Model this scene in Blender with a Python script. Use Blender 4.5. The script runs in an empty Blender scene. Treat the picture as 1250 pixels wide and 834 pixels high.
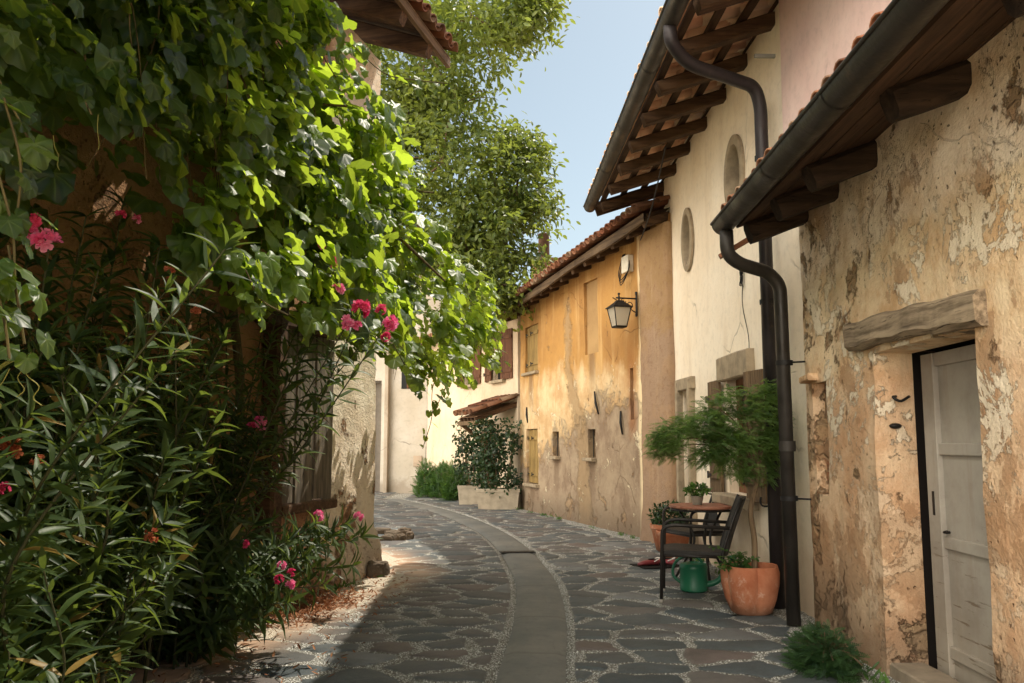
import bpy, math, random
import numpy as np
from mathutils import Vector, Matrix, noise as mnoise
from mathutils.kdtree import KDTree
R = math.radians
rng = np.random.default_rng(7)
random.seed(7)
scene = bpy.context.scene
COL = scene.collection

# ------------------------------------------------------------------ camera
CAM_H, FPX, HORIZON = 1.38, 1050.0, 123.0
PITCH = math.atan(HORIZON / FPX)
cam_d = bpy.data.cameras.new('camera')
cam_d.sensor_width = 36.0
cam_d.lens = 36.0 * FPX / 1250.0
cam_d.clip_start = 0.05
cam_d.clip_end = 2000
cam = bpy.data.objects.new('camera', cam_d)
COL.objects.link(cam)
cam.location = (0, 0, CAM_H)
cam.rotation_euler = (math.pi / 2 + PITCH, 0, 0)
scene.camera = cam

def ray(px, py):
    x, y = (px - 625) / FPX, -(py - 417) / FPX
    c, s = math.cos(PITCH), math.sin(PITCH)
    return Vector((x, c - s * y, s + c * y))
def at(px, py, Y):
    r = ray(px, py)
    return Vector((0, 0, CAM_H)) + r * (Y / r.y)
def ground(px, py, z=0.0):
    r = ray(px, py)
    return Vector((0, 0, CAM_H)) + r * ((z - CAM_H) / r.z)

class Wall:
    """a facade's plan: origin, direction of u (left to right as seen from the street), y points into the house"""
    def __init__(s, p0, p1):
        s.o = Vector((p0[0], p0[1], 0)); d = Vector((p1[0] - p0[0], p1[1] - p0[1], 0))
        s.len = d.length; s.u = d.normalized(); s.n = Vector((-s.u.y, s.u.x, 0))
        s.rz = math.atan2(s.u.y, s.u.x)
    def hit(s, px, py, y=0.0):
        r = ray(px, py); c = Vector((0, 0, CAM_H)); o = s.o + s.n * y
        t = (o - c).dot(s.n) / r.dot(s.n)
        p = c + r * t
        return (p - s.o).dot(s.u), p.z
    def hitu(s, px, py, u):
        r = ray(px, py); c = Vector((0, 0, CAM_H)); o = s.o + s.u * u
        t = (o - c).dot(s.u) / r.dot(s.u)
        p = c + r * t
        return (p - s.o).dot(s.n), p.z
    def w(s, u, y, z):
        return s.o + s.u * u + s.n * y + Vector((0, 0, z))

# ------------------------------------------------------------------ objects
def tag(o, label=None, cat=None, group=None, kind=None):
    if label: o['label'] = label
    if cat: o['category'] = cat
    if group: o['group'] = group
    if kind: o['kind'] = kind
    return o
def empty(name, loc, rz=0, label=None, cat=None, group=None):
    o = bpy.data.objects.new(name, None); COL.objects.link(o)
    o.empty_display_size = 0.1
    o.location = loc; o.rotation_euler = (0, 0, rz)
    return tag(o, label, cat, group)
def copy_tree(o, parent=None):
    c = o.copy(); COL.objects.link(c); c.parent = parent
    for ch in list(o.children): copy_tree(ch, c)
    return c

class MB:
    def __init__(s): s.v, s.f = [], []
    def add(s, vs, fs):
        b = len(s.v); s.v.extend([tuple(v) for v in vs]); s.f.extend([tuple(i + b for i in f) for f in fs]); return s
    def box(s, c, d, rot=None, j=0.0):
        h = [x / 2 for x in d]; vs = []
        for z in (-1, 1):
            for y in (-1, 1):
                for x in (-1, 1):
                    v = Vector((x * h[0], y * h[1], z * h[2]))
                    if j: v += Vector([random.uniform(-j, j) for _ in range(3)])
                    if rot is not None: v = rot @ v
                    vs.append(v + Vector(c))
        return s.add(vs, [(0, 2, 3, 1), (4, 5, 7, 6), (0, 1, 5, 4), (2, 6, 7, 3), (0, 4, 6, 2), (1, 3, 7, 5)])
    def beam(s, p0, p1, w, h, n=6, wob=0.0, bev=0.12, seed=0, up=(0, 0, 1)):
        """a hewn beam: octagonal section with softened corners, slightly crooked"""
        p0, p1 = Vector(p0), Vector(p1); d = (p1 - p0).normalized()
        side = d.cross(Vector(up)).normalized(); upv = side.cross(d).normalized()
        b = bev * min(w, h); a, c = w / 2, h / 2
        prof = [(-a + b, -c), (a - b, -c), (a, -c + b), (a, c - b), (a - b, c), (-a + b, c), (-a, c - b), (-a, -c + b)]
        vs, fs = [], []
        for i in range(n + 1):
            t = i / n; p = p0.lerp(p1, t)
            for k, (x, y) in enumerate(prof):
                q = p + side * x + upv * y
                if wob:
                    q += Vector(mnoise.noise_vector(q * 2.2 + Vector((seed * 7.1, 0, 0)))) * wob + Vector(mnoise.noise_vector(q * 9 + Vector((seed * 3.1, 5, 0)))) * wob * .3
                vs.append(q)
        for i in range(n):
            for k in range(8):
                k2 = (k + 1) % 8
                fs.append((i * 8 + k, i * 8 + k2, (i + 1) * 8 + k2, (i + 1) * 8 + k))
        fs.append(tuple(range(7, -1, -1))); fs.append(tuple(n * 8 + k for k in range(8)))
        return s.add(vs, fs)
    def tube(s, pts, r, seg=10, cap=True):
        pts = [Vector(p) for p in pts]; n = len(pts)
        rr = r if hasattr(r, '__len__') else [r] * n
        vs, fs = [], []; prev = None
        for i, p in enumerate(pts):
            d = (pts[min(i + 1, n - 1)] - pts[max(i - 1, 0)]).normalized()
            if prev is None:
                a = Vector((0, 0, 1)) if abs(d.z) < .9 else Vector((1, 0, 0))
                x = d.cross(a).normalized()
            else:
                x = (prev - d * prev.dot(d)).normalized()
            prev = x; y = d.cross(x)
            for k in range(seg):
                t = 2 * math.pi * k / seg
                vs.append(p + (x * math.cos(t) + y * math.sin(t)) * rr[i])
        for i in range(n - 1):
            for k in range(seg):
                k2 = (k + 1) % seg
                fs.append((i * seg + k, i * seg + k2, (i + 1) * seg + k2, (i + 1) * seg + k))
        if cap:
            fs.append(tuple(range(seg - 1, -1, -1))); fs.append(tuple((n - 1) * seg + k for k in range(seg)))
        return s.add(vs, fs)
    def lathe(s, prof, seg=24, c=(0, 0, 0), mod=None):
        vs, fs = [], []; n = len(prof)
        for r, z in prof:
            for k in range(seg):
                t = 2 * math.pi * k / seg; q = r * (mod(t, z) if mod else 1)
                vs.append((c[0] + q * math.cos(t), c[1] + q * math.sin(t), c[2] + z))
        for i in range(n - 1):
            for k in range(seg):
                k2 = (k + 1) % seg
                fs.append((i * seg + k, i * seg + k2, (i + 1) * seg + k2, (i + 1) * seg + k))
        return s.add(vs, fs)
    def build(s, name, mat, parent=None, smooth=False, mats=None):
        me = bpy.data.meshes.new(name); me.from_pydata(s.v, [], s.f)
        me.validate(); me.update()
        o = bpy.data.objects.new(name, me); COL.objects.link(o)
        me.materials.append(mat)
        if smooth: me.shade_smooth()
        if parent: o.parent = parent
        return o
def bevel(o, w=0.004, seg=2, ang=40):
    m = o.modifiers.new('bevel', 'BEVEL'); m.width = w; m.segments = seg; m.limit_method = 'ANGLE'; m.angle_limit = R(ang)
    return o
def smooth_by_angle(o, ang=40):
    me = o.data; me.shade_smooth()
    try: me.set_sharp_from_angle(angle=R(ang))
    except Exception: pass
    return o
def bend(pts, rad=0.08, seg=6):
    """rounds the corners of a polyline"""
    pts = [Vector(p) for p in pts]; out = [pts[0]]
    for i in range(1, len(pts) - 1):
        a, b, c = pts[i - 1], pts[i], pts[i + 1]
        da, dc = (a - b), (c - b); r = min(rad, da.length * .48, dc.length * .48)
        p, q = b + da.normalized() * r, b + dc.normalized() * r
        for k in range(seg + 1):
            t = k / seg; out.append(p * (1 - t) ** 2 + b * 2 * t * (1 - t) + q * t * t)
    out.append(pts[-1]); return out
def spline(pts, n=24):
    pts = [Vector(p) for p in pts]; P = [pts[0] * 2 - pts[1]] + pts + [pts[-1] * 2 - pts[-2]]
    out = []; m = len(pts) - 1
    for i in range(n + 1):
        x = i / n * m; k = min(int(x), m - 1); t = x - k
        a, b, c, d = P[k:k + 4]
        out.append(.5 * ((2 * b) + (c - a) * t + (2 * a - 5 * b + 4 * c - d) * t * t + (3 * b - a - 3 * c + d) * t ** 3))
    return out

def np_mesh(name, V, F, mat, parent=None, smooth=True, attrs=None, tri=3):
    """V (n,3) float, F (m,k) int"""
    me = bpy.data.meshes.new(name); k = F.shape[1]
    me.vertices.add(len(V)); me.vertices.foreach_set('co', np.ascontiguousarray(V, dtype=np.float32).ravel())
    me.loops.add(F.size); me.loops.foreach_set('vertex_index', F.astype(np.int32).ravel())
    me.polygons.add(len(F)); me.polygons.foreach_set('loop_start', np.arange(0, F.size, k, dtype=np.int32))
    me.polygons.foreach_set('loop_total', np.full(len(F), k, dtype=np.int32))
    if attrs:
        for an, av in attrs.items():
            a = me.attributes.new(an, 'FLOAT', 'POINT'); a.data.foreach_set('value', np.asarray(av, dtype=np.float32))
    me.update(calc_edges=True); me.validate()
    if smooth: me.shade_smooth()
    me.materials.append(mat)
    o = bpy.data.objects.new(name, me); COL.objects.link(o)
    if parent: o.parent = parent
    return o
def scatter(name, tv, tf, M, P, mat, parent=None, var=None, smooth=True, tattr=None):
    """many leaves of one template in one mesh: M (n,3,3), P (n,3)"""
    tv = np.asarray(tv, float); tf = np.asarray(tf, int); n, k = len(P), len(tv)
    V = np.einsum('nij,kj->nki', M, tv) + P[:, None, :]
    F = (tf[None] + (np.arange(n) * k)[:, None, None]).reshape(-1, tf.shape[1])
    at_ = {'var': np.repeat(var if var is not None else rng.random(n), k)}
    if tattr is not None: at_['rib'] = np.tile(tattr, n)
    return np_mesh(name, V.reshape(-1, 3), F, mat, parent, smooth, at_)
def basis(normal, tip, scale):
    """columns: x side, y tip, z normal"""
    z = normal / np.linalg.norm(normal, axis=1, keepdims=True)
    y = tip - z * (tip * z).sum(1, keepdims=True); y /= np.linalg.norm(y, axis=1, keepdims=True) + 1e-9
    x = np.cross(y, z)
    return np.stack([x, y, z], axis=2) * np.asarray(scale).reshape(-1, 1, 1)
def rot_about(v, axis, ang):
    c, s = np.cos(ang)[:, None], np.sin(ang)[:, None]
    return v * c + np.cross(axis, v) * s + axis * (axis * v).sum(1, keepdims=True) * (1 - c)
# ------------------------------------------------------------------ materials
def lin(c, k=1.0):
    out = []
    for x in c[:3]:
        x = x / 255.0
        out.append(min(1.0, k * (x / 12.92 if x <= .04045 else ((x + .055) / 1.055) ** 2.4)))
    return (*out, 1.0)
class NB:
    def __init__(s, name):
        s.m = bpy.data.materials.new(name); s.m.use_nodes = True
        s.t = s.m.node_tree; s.t.nodes.clear()
        s.o = s.t.nodes.new('ShaderNodeOutputMaterial')
        s.b = s.t.nodes.new('ShaderNodeBsdfPrincipled')
        s.t.links.new(s.b.outputs[0], s.o.inputs[0])
        s.tc = s.t.nodes.new('ShaderNodeTexCoord')
        s.obj = s.tc.outputs['Object']
    def set(s, sock, v):
        if isinstance(v, bpy.types.NodeSocket): s.t.links.new(v, sock)
        elif v is not None:
            try: sock.default_value = v
            except Exception: sock.default_value = (v, v, v)
    def n(s, typ, **kw):
        nd = s.t.nodes.new(typ)
        for k, v in kw.items(): setattr(nd, k, v)
        return nd
    def math(s, op, a, b=None, c=None, clamp=False):
        nd = s.n('ShaderNodeMath', operation=op, use_clamp=clamp)
        s.set(nd.inputs[0], a)
        if b is not None: s.set(nd.inputs[1], b)
        if c is not None: s.set(nd.inputs[2], c)
        return nd.outputs[0]
    def add(s, a, b): return s.math('ADD', a, b)
    def sub(s, a, b): return s.math('SUBTRACT', a, b)
    def mul(s, a, b): return s.math('MULTIPLY', a, b)
    def mx(s, a, b): return s.math('MAXIMUM', a, b)
    def mn(s, a, b): return s.math('MINIMUM', a, b)
    def inv(s, a): return s.math('SUBTRACT', 1.0, a)
    def sstep(s, x, a, b, lo=0.0, hi=1.0):
        nd = s.n('ShaderNodeMapRange', interpolation_type='SMOOTHSTEP')
        s.set(nd.inputs[0], x)
        for i, v in enumerate((a, b, lo, hi)): s.set(nd.inputs[1 + i], v)
        return nd.outputs[0]
    def mapv(s, vec, scale=(1, 1, 1), loc=(0, 0, 0), rot=(0, 0, 0)):
        nd = s.n('ShaderNodeMapping'); s.set(nd.inputs[0], vec)
        nd.inputs['Scale'].default_value = scale; nd.inputs['Location'].default_value = loc; nd.inputs['Rotation'].default_value = rot
        return nd.outputs[0]
    def noise(s, scale, detail=4, rough=.55, vec=None, dist=0.0, sc=None, loc=None, color=False):
        v = vec or s.obj
        if sc or loc: v = s.mapv(v, sc or (1, 1, 1), loc or (0, 0, 0))
        nd = s.n('ShaderNodeTexNoise'); s.set(nd.inputs['Vector'], v)
        nd.inputs['Scale'].default_value = scale; nd.inputs['Detail'].default_value = detail
        nd.inputs['Roughness'].default_value = rough; nd.inputs['Distortion'].default_value = dist
        return nd.outputs['Color' if color else 0]
    def vor(s, scale, feat='F1', vec=None, sc=None, rand=1.0, out='Distance'):
        v = vec or s.obj
        if sc: v = s.mapv(v, sc)
        nd = s.n('ShaderNodeTexVoronoi', feature=feat); s.set(nd.inputs['Vector'], v)
        nd.inputs['Scale'].default_value = scale; nd.inputs['Randomness'].default_value = rand
        return nd.outputs[out]
    def warp(s, amt, scale, vec=None):
        v = vec or s.obj
        c = s.noise(scale, 3, .5, vec=v, color=True)
        a = s.n('ShaderNodeVectorMath', operation='SUBTRACT'); s.set(a.inputs[0], c); a.inputs[1].default_value = (.5, .5, .5)
        b = s.n('ShaderNodeVectorMath', operation='MULTIPLY_ADD'); s.set(b.inputs[0], a.outputs[0]); b.inputs[1].default_value = (amt, amt, amt); s.set(b.inputs[2], v)
        return b.outputs[0]
    def sep(s, vec=None):
        nd = s.n('ShaderNodeSeparateXYZ'); s.set(nd.inputs[0], vec or s.obj); return nd.outputs
    def mix(s, fac, a, b, blend='MIX'):
        nd = s.n('ShaderNodeMix', data_type='RGBA', blend_type=blend)
        s.set(nd.inputs[0], fac); s.set(nd.inputs[6], a); s.set(nd.inputs[7], b)
        return nd.outputs[2]
    def ramp(s, fac, stops, interp='LINEAR'):
        nd = s.n('ShaderNodeValToRGB'); s.set(nd.inputs[0], fac); cr = nd.color_ramp; cr.interpolation = interp
        while len(cr.elements) < len(stops): cr.elements.new(.5)
        for e, (p, c) in zip(cr.elements, stops): e.position = p; e.color = c
        return nd.outputs[0]
    def attr(s, name):
        nd = s.n('ShaderNodeAttribute', attribute_name=name); return nd.outputs['Fac']
    def bump(s, h, strength=.5, dist=.02, prev=None):
        nd = s.n('ShaderNodeBump'); s.set(nd.inputs['Height'], h)
        nd.inputs['Strength'].default_value = strength; nd.inputs['Distance'].default_value = dist
        if prev is not None: s.set(nd.inputs['Normal'], prev)
        return nd.outputs[0]
    def fin(s, col, rough=.85, normal=None, spec=.25, metal=0.0):
        s.set(s.b.inputs['Base Color'], col); s.set(s.b.inputs['Roughness'], rough)
        s.b.inputs['Specular IOR Level'].default_value = spec; s.b.inputs['Metallic'].default_value = metal
        if normal is not None: s.set(s.b.inputs['Normal'], normal)
        return s.m

def wood(name, c1, c2, axis=0, grain=1.0, rough=.8, dark=None):
    """weathered timber; grain runs along the given local axis"""
    b = NB(name); sc = [14, 14, 14]; sc[axis] = .9
    w = b.warp(.05, 3)
    g = b.noise(grain * 1.6, 6, .65, vec=w, sc=tuple(sc))
    g2 = b.noise(2.2, 4, .6)
    col = b.mix(b.sstep(g, .32, .68), lin(c1), lin(c2))
    col = b.mix(b.mul(b.sstep(g2, .45, .8), .5), col, lin(dark or [x * .45 for x in c1]))
    sc2 = [60, 60, 60]; sc2[axis] = 2.2
    cr = b.noise(1.0, 3, .6, vec=w, sc=tuple(sc2))
    crk = b.sstep(cr, .38, .30)
    col = b.mix(b.mul(crk, .75), col, lin([x * .25 for x in c1]))
    h = b.sub(b.mul(g, .6), b.mul(crk, .6))
    return b.fin(col, rough, b.bump(h, .8, .006), .2)

def metal_paint(name, c, rough=.45, metal=.3):
    b = NB(name); n1 = b.noise(3.5, 5, .6); n2 = b.noise(40, 3, .6); n3 = b.noise(2.0, 4, .7, sc=(3, 3, .4))
    col = b.mix(b.sstep(n1, .35, .7), lin(c), lin([min(255, x * 1.3 + 4) for x in c]))
    col = b.mix(b.mul(b.sstep(n3, .5, .75), .35), col, lin((84, 76, 68)))
    n4 = b.noise(7, 6, .75, loc=(2, 2, 2)); col = b.mix(b.mul(b.sstep(n4, .58, .72), .35), col, lin((96, 78, 64)))
    return b.fin(col, b.sstep(n1, .3, .7, rough - .1, rough + .25), b.bump(b.add(b.mul(n2, .4), b.noise(5, 4, .6)), .3, .01), .4, metal)

def terracotta(name, c1=(158, 94, 66), c2=(184, 124, 94), lime=.45):
    b = NB(name); n1 = b.noise(4, 5, .65); n2 = b.noise(30, 4, .6); n3 = b.noise(9, 4, .7)
    col = b.mix(b.sstep(n1, .3, .7), lin(c1), lin(c2))
    col = b.mix(b.mul(b.sstep(n3, .56, .72), lime), col, lin((214, 196, 178)))
    col = b.mix(b.mul(b.sstep(b.noise(2.4, 5, .7, loc=(3, 1, 2)), .55, .75), .55), col, lin((84, 56, 44)))
    z = b.sep()[2]; col = b.mix(b.mul(b.sstep(b.add(z, b.mul(b.sub(n1, .5), .16)), .13, .02), .6), col, lin((104, 84, 68)))
    n5 = b.noise(3, 6, .75, loc=(4, 4, 1), sc=(1, 1, .5)); col = b.mix(b.mul(b.sstep(n5, .52, .68), .45), col, lin((216, 190, 164)))
    return b.fin(col, .88, b.bump(b.add(b.mul(n2, .6), n3), .45, .006), .15)

def roof_tile(name, k=1.0):
    b = NB(name); v = b.attr('var'); n1 = b.noise(6, 5, .7); n2 = b.noise(30, 4, .6)
    col = b.ramp(v, [(0, lin((118, 74, 54), k)), (.3, lin((156, 98, 70), k)), (.6, lin((172, 122, 92), k)), (.85, lin((140, 104, 84), k)), (1, lin((190, 160, 130), k))])
    col = b.mix(b.mul(b.sstep(n1, .48, .7), .7), col, lin((92, 80, 66), k))
    col = b.mix(b.mul(b.sstep(b.noise(14, 4, .7, loc=(2, 7, 1)), .6, .7), .55), col, lin((178, 172, 150), k))
    return b.fin(col, .9, b.bump(n2, .4, .005), .15)

def leafmat(name, dark, light, trans, fac=.42, rough=.42, spec=.4, vein=None, dry=None, tmul=1.18):
    b = NB(name); v = b.attr('var'); n = b.noise(18, 3, .6)
    col = b.mix(v, lin(dark), lin(light))
    col = b.mix(b.mul(b.sstep(n, .4, .75), .3), col, lin([x * .7 for x in dark]))
    if dry: col = b.mix(b.sstep(v, .965, .985), col, lin(dry))
    h = n
    if vein:
        rib = b.attr('rib'); vm = b.sstep(rib, .55, .95)
        col = b.mix(b.mul(vm, .35), col, lin(vein)); h = b.add(b.mul(n, .4), b.mul(vm, .5))
    m = b.fin(col, rough, b.bump(h, .35, .006), spec)
    tr = b.n('ShaderNodeBsdfTranslucent')
    tcol = b.mix(v, lin(trans), lin([min(255, x * tmul) for x in trans]))
    if dry: tcol = b.mix(b.sstep(v, .965, .985), tcol, lin(dry))
    b.set(tr.inputs[0], tcol)
    mx = b.n('ShaderNodeMixShader'); mx.inputs[0].default_value = fac
    b.t.links.new(b.b.outputs[0], mx.inputs[1]); b.t.links.new(tr.outputs[0], mx.inputs[2])
    b.t.links.new(mx.outputs[0], b.o.inputs[0])
    return m

def simple(name, c, rough=.7, spec=.3, nscale=8, amt=.25, bmp=.15):
    b = NB(name); n1 = b.noise(nscale, 5, .65); n2 = b.noise(nscale * 6, 3, .6)
    col = b.mix(b.mul(b.sstep(n1, .35, .7), amt), lin(c), lin([x * .5 for x in c]))
    return b.fin(col, rough, b.bump(n2, bmp, .004), spec)

def plaster_base(b, c1, c2, c3=None):
    n1 = b.noise(.7, 6, .62); n2 = b.noise(2.6, 6, .65, loc=(3, 2, 5)); n3 = b.noise(11, 5, .65)
    col = b.mix(b.sstep(n1, .35, .65), lin(c1), lin(c2))
    if c3: col = b.mix(b.mul(b.sstep(n2, .45, .7), .7), col, lin(c3))
    col = b.mix(b.mul(b.sstep(n3, .45, .75), .18), col, lin([x * .55 for x in c1]))
    return col

def plaster_white(name, c1, c2, dirt=(150, 128, 100), low=1.0, streak=.35, cracks=.4):
    b = NB(name); x, y, z = b.sep()
    col = plaster_base(b, c1, c2)
    st = b.noise(1.0, 5, .65, sc=(3.2, 3.2, .28)); col = b.mix(b.mul(b.sstep(st, .5, .75), streak), col, lin(dirt))
    nd = b.noise(1.6, 6, .7, loc=(9, 0, 0)); zz = b.add(z, b.mul(b.sub(nd, .5), 1.6))
    col = b.mix(b.mul(b.sstep(zz, low, 0.0), .75), col, lin(dirt))
    w = b.warp(.25, 2.5)
    cr = b.vor(.9, 'DISTANCE_TO_EDGE', vec=w); cm = b.mul(b.sstep(cr, .012, .003), b.sstep(b.noise(.8, 3, .5, loc=(5, 5, 1)), .5, .62))
    col = b.mix(b.mul(cm, cracks), col, lin([q * .35 for q in dirt]))
    h = b.add(b.mul(b.noise(4, 6, .65), .7), b.mul(b.noise(45, 4, .6), .25)); h = b.sub(h, b.mul(cm, .4))
    return b.fin(col, .93, b.bump(h, .55, .02), .12)

def brick_under(b, vec, c=(150, 104, 76), rubble=True):
    """rubble and brick core showing through fallen plaster"""
    if rubble:
        vv = b.mapv(b.warp(.10, 5, vec=vec), (4.2, 4.2, 8.5)); e_ = b.vor(1.0, 'DISTANCE_TO_EDGE', vec=vv); cc = b.sep(b.vor(1.0, 'F1', vec=vv, out='Color'))
        n = b.noise(6, 5, .7, loc=(1, 4, 2))
        col = b.ramp(cc[0], [(0, lin((132, 98, 74))), (.3, lin((166, 136, 104))), (.55, lin(c)), (.75, lin((184, 158, 126))), (1, lin((116, 92, 74)))])
        col = b.mix(b.sstep(n, .42, .62), col, lin((172, 144, 110))); fac = b.sstep(e_, .12, .03)
        col = b.mix(b.mul(fac, .8), col, b.mix(n, lin((186, 162, 128)), lin((104, 82, 62))))
        col = b.mix(b.mul(b.sstep(b.noise(14, 4, .7), .5, .75), .5), col, lin((92, 70, 52)))
        return col, fac
    br = b.n('ShaderNodeTexBrick'); br.offset = .5
    xyz = b.sep(vec); cmb = b.n('ShaderNodeCombineXYZ'); b.set(cmb.inputs[0], xyz[0]); b.set(cmb.inputs[1], xyz[2])
    b.set(br.inputs['Vector'], cmb.outputs[0])
    br.inputs['Color1'].default_value = lin(c); br.inputs['Color2'].default_value = lin((120, 92, 70)); br.inputs['Mortar'].default_value = lin((168, 146, 116))
    br.inputs['Scale'].default_value = 1.0; br.inputs['Mortar Size'].default_value = .016; br.inputs['Mortar Smooth'].default_value = .4
    br.inputs['Brick Width'].default_value = .26; br.inputs['Row Height'].default_value = .085; br.inputs['Bias'].default_value = .1
    n = b.noise(5, 5, .7, loc=(1, 4, 2))
    col = b.mix(b.sstep(n, .40, .58), br.outputs[0], b.mix(b.noise(7, 5, .7, loc=(8, 1, 1)), lin((176, 148, 114)), lin((128, 100, 76))))
    col = b.mix(b.mul(b.sstep(b.noise(12, 4, .7), .5, .75), .6), col, lin((92, 70, 52)))
    return col, br.outputs['Fac']
# ------------------------------------------------------------------ light
SUN_AZ, SUN_EL = 45.0, 56.0       # azimuth: degrees right of the view direction
sun_dir = Vector((math.sin(R(SUN_AZ)) * math.cos(R(SUN_EL)), math.cos(R(SUN_AZ)) * math.cos(R(SUN_EL)), math.sin(R(SUN_EL))))
sd = bpy.data.lights.new('sun', 'SUN'); sd.energy = 5.0; sd.angle = R(0.53); sd.color = (1.0, .91, .76)
so = bpy.data.objects.new('sun', sd); COL.objects.link(so)
so.rotation_euler = sun_dir.to_track_quat('Z', 'Y').to_euler()
w = bpy.data.worlds.new('World'); scene.world = w; w.use_nodes = True
nt = w.node_tree; bg = nt.nodes['Background']
sky = nt.nodes.new('ShaderNodeTexSky'); sky.sky_type = 'NISHITA'; sky.sun_disc = False
sky.sun_elevation = R(SUN_EL); sky.sun_rotation = R(SUN_AZ)
sky.air_density = 1.0; sky.dust_density = 1.6; sky.ozone_density = 1.0; sky.altitude = 100
hs = nt.nodes.new('ShaderNodeHueSaturation'); hs.inputs['Saturation'].default_value = .62
nt.links.new(sky.outputs[0], hs.inputs['Color'])
tint = nt.nodes.new('ShaderNodeMix'); tint.data_type = 'RGBA'; tint.blend_type = 'MULTIPLY'; tint.inputs[0].default_value = 1.0
nt.links.new(hs.outputs[0], tint.inputs[6]); tint.inputs[7].default_value = (.95, 1.02, .96, 1)
# added fill light: an invented bright patch of sky behind the left-hand roofs
FILL_DIR, FILL_GAIN = Vector((-.68, -.40, .58)).normalized(), 4.2
wtc = nt.nodes.new('ShaderNodeTexCoord'); dot = nt.nodes.new('ShaderNodeVectorMath'); dot.operation = 'DOT_PRODUCT'
nt.links.new(wtc.outputs['Generated'], dot.inputs[0]); dot.inputs[1].default_value = FILL_DIR
mr = nt.nodes.new('ShaderNodeMapRange'); mr.interpolation_type = 'SMOOTHSTEP'
nt.links.new(dot.outputs['Value'], mr.inputs[0])
for i_, v_ in enumerate((.45, .93, 0.0, 1.0)): mr.inputs[1 + i_].default_value = v_
wn_ = nt.nodes.new('ShaderNodeTexNoise'); wn_.inputs['Scale'].default_value = 2.2; wn_.inputs['Detail'].default_value = 5
nt.links.new(wtc.outputs['Generated'], wn_.inputs['Vector'])
wm_ = nt.nodes.new('ShaderNodeMath'); wm_.operation = 'MULTIPLY'; dot2 = nt.nodes.new('ShaderNodeVectorMath'); dot2.operation = 'DOT_PRODUCT'; nt.links.new(wtc.outputs['Generated'], dot2.inputs[0]); dot2.inputs[1].default_value = Vector((-.60, -.77, .22)).normalized()  # second added fill patch, low behind the camera, for the right-hand walls
mr2 = nt.nodes.new('ShaderNodeMapRange'); mr2.interpolation_type = 'SMOOTHSTEP'; nt.links.new(dot2.outputs['Value'], mr2.inputs[0])
for i_, v_ in enumerate((.70, .97, 0.0, 2.3)): mr2.inputs[1 + i_].default_value = v_
mxx = nt.nodes.new('ShaderNodeMath'); mxx.operation = 'MAXIMUM'; nt.links.new(mr.outputs[0], mxx.inputs[0]); nt.links.new(mr2.outputs[0], mxx.inputs[1])
nt.links.new(mxx.outputs[0], wm_.inputs[0])
wr_ = nt.nodes.new('ShaderNodeMapRange'); nt.links.new(wn_.outputs[0], wr_.inputs[0])
for i_, v_ in enumerate((.3, .7, .75, 1.25)): wr_.inputs[1 + i_].default_value = v_
nt.links.new(wr_.outputs[0], wm_.inputs[1])
fill_mix = nt.nodes.new('ShaderNodeMix'); fill_mix.data_type = 'RGBA'; fill_mix.clamp_factor = False
nt.links.new(wm_.outputs[0], fill_mix.inputs[0]); nt.links.new(tint.outputs[2], fill_mix.inputs[6])
fill_lvl = FILL_GAIN / .15; fill_mix.inputs[7].default_value = (fill_lvl * 1.0, fill_lvl * .93, fill_lvl * .82, 1)
nt.links.new(fill_mix.outputs[2], bg.inputs[0]); bg.inputs[1].default_value = .15
scene.view_settings.view_transform = 'Standard'; scene.view_settings.look = 'None'
scene.view_settings.exposure = 0; scene.view_settings.gamma = 1
scene.cycles.max_bounces = 10; scene.cycles.diffuse_bounces = 5; scene.cycles.transmission_bounces = 6; scene.cycles.transparent_max_bounces = 8
scene.cycles.use_denoising = True

# ------------------------------------------------------------------ walls' plans
RW = Wall((2.27, 6.65), (2.15, 1.0)); WW = Wall((2.22, 11.9), (2.42, 6.6)); YW = Wall((.175, 18.4), (2.2, 11.8))
LW = Wall((-3.9, .2), (-1.5, 9.5)); CW = Wall((-2.35, 24), (.12, 18.5)); EW = Wall((-7.5, 24.3), (-2.3, 24.05))

# ------------------------------------------------------------------ ground and street
def m_ground():
    b = NB('ground_soil'); n = b.noise(2, 6, .7); n2 = b.noise(40, 4, .7)
    col = b.mix(n, lin((226, 208, 178)), lin((204, 184, 152)))  # pale tone chosen so the ground bounces light up under the eaves
    return b.fin(col, .95, b.bump(n2, .5, .01), .1)
gm = MB(); gm.add([(-300, -60, -.06), (300, -60, -.06), (300, 600, -.06), (-300, 600, -.06)], [(0, 1, 2, 3)])
tag(gm.build('ground', m_ground()), 'pale sandy ground lying around and beyond the stone street', 'ground', kind='structure')

strip_px = [(652, 960), (648, 834), (659, 760), (656, 715), (641, 687), (622, 665), (598, 648), (566, 633), (530, 621), (480, 609)]
strip_c = spline([ground(*p) for p in strip_px], 120)
strip_c = [Vector((p.x, p.y, 0)) for p in strip_c]
# even spacing along Y for lookups
sy = np.array([p.y for p in strip_c]); sx = np.array([p.x for p in strip_c])
def strip_x(Y): return np.interp(Y, sy, sx)
STRIP_W = .205

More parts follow.
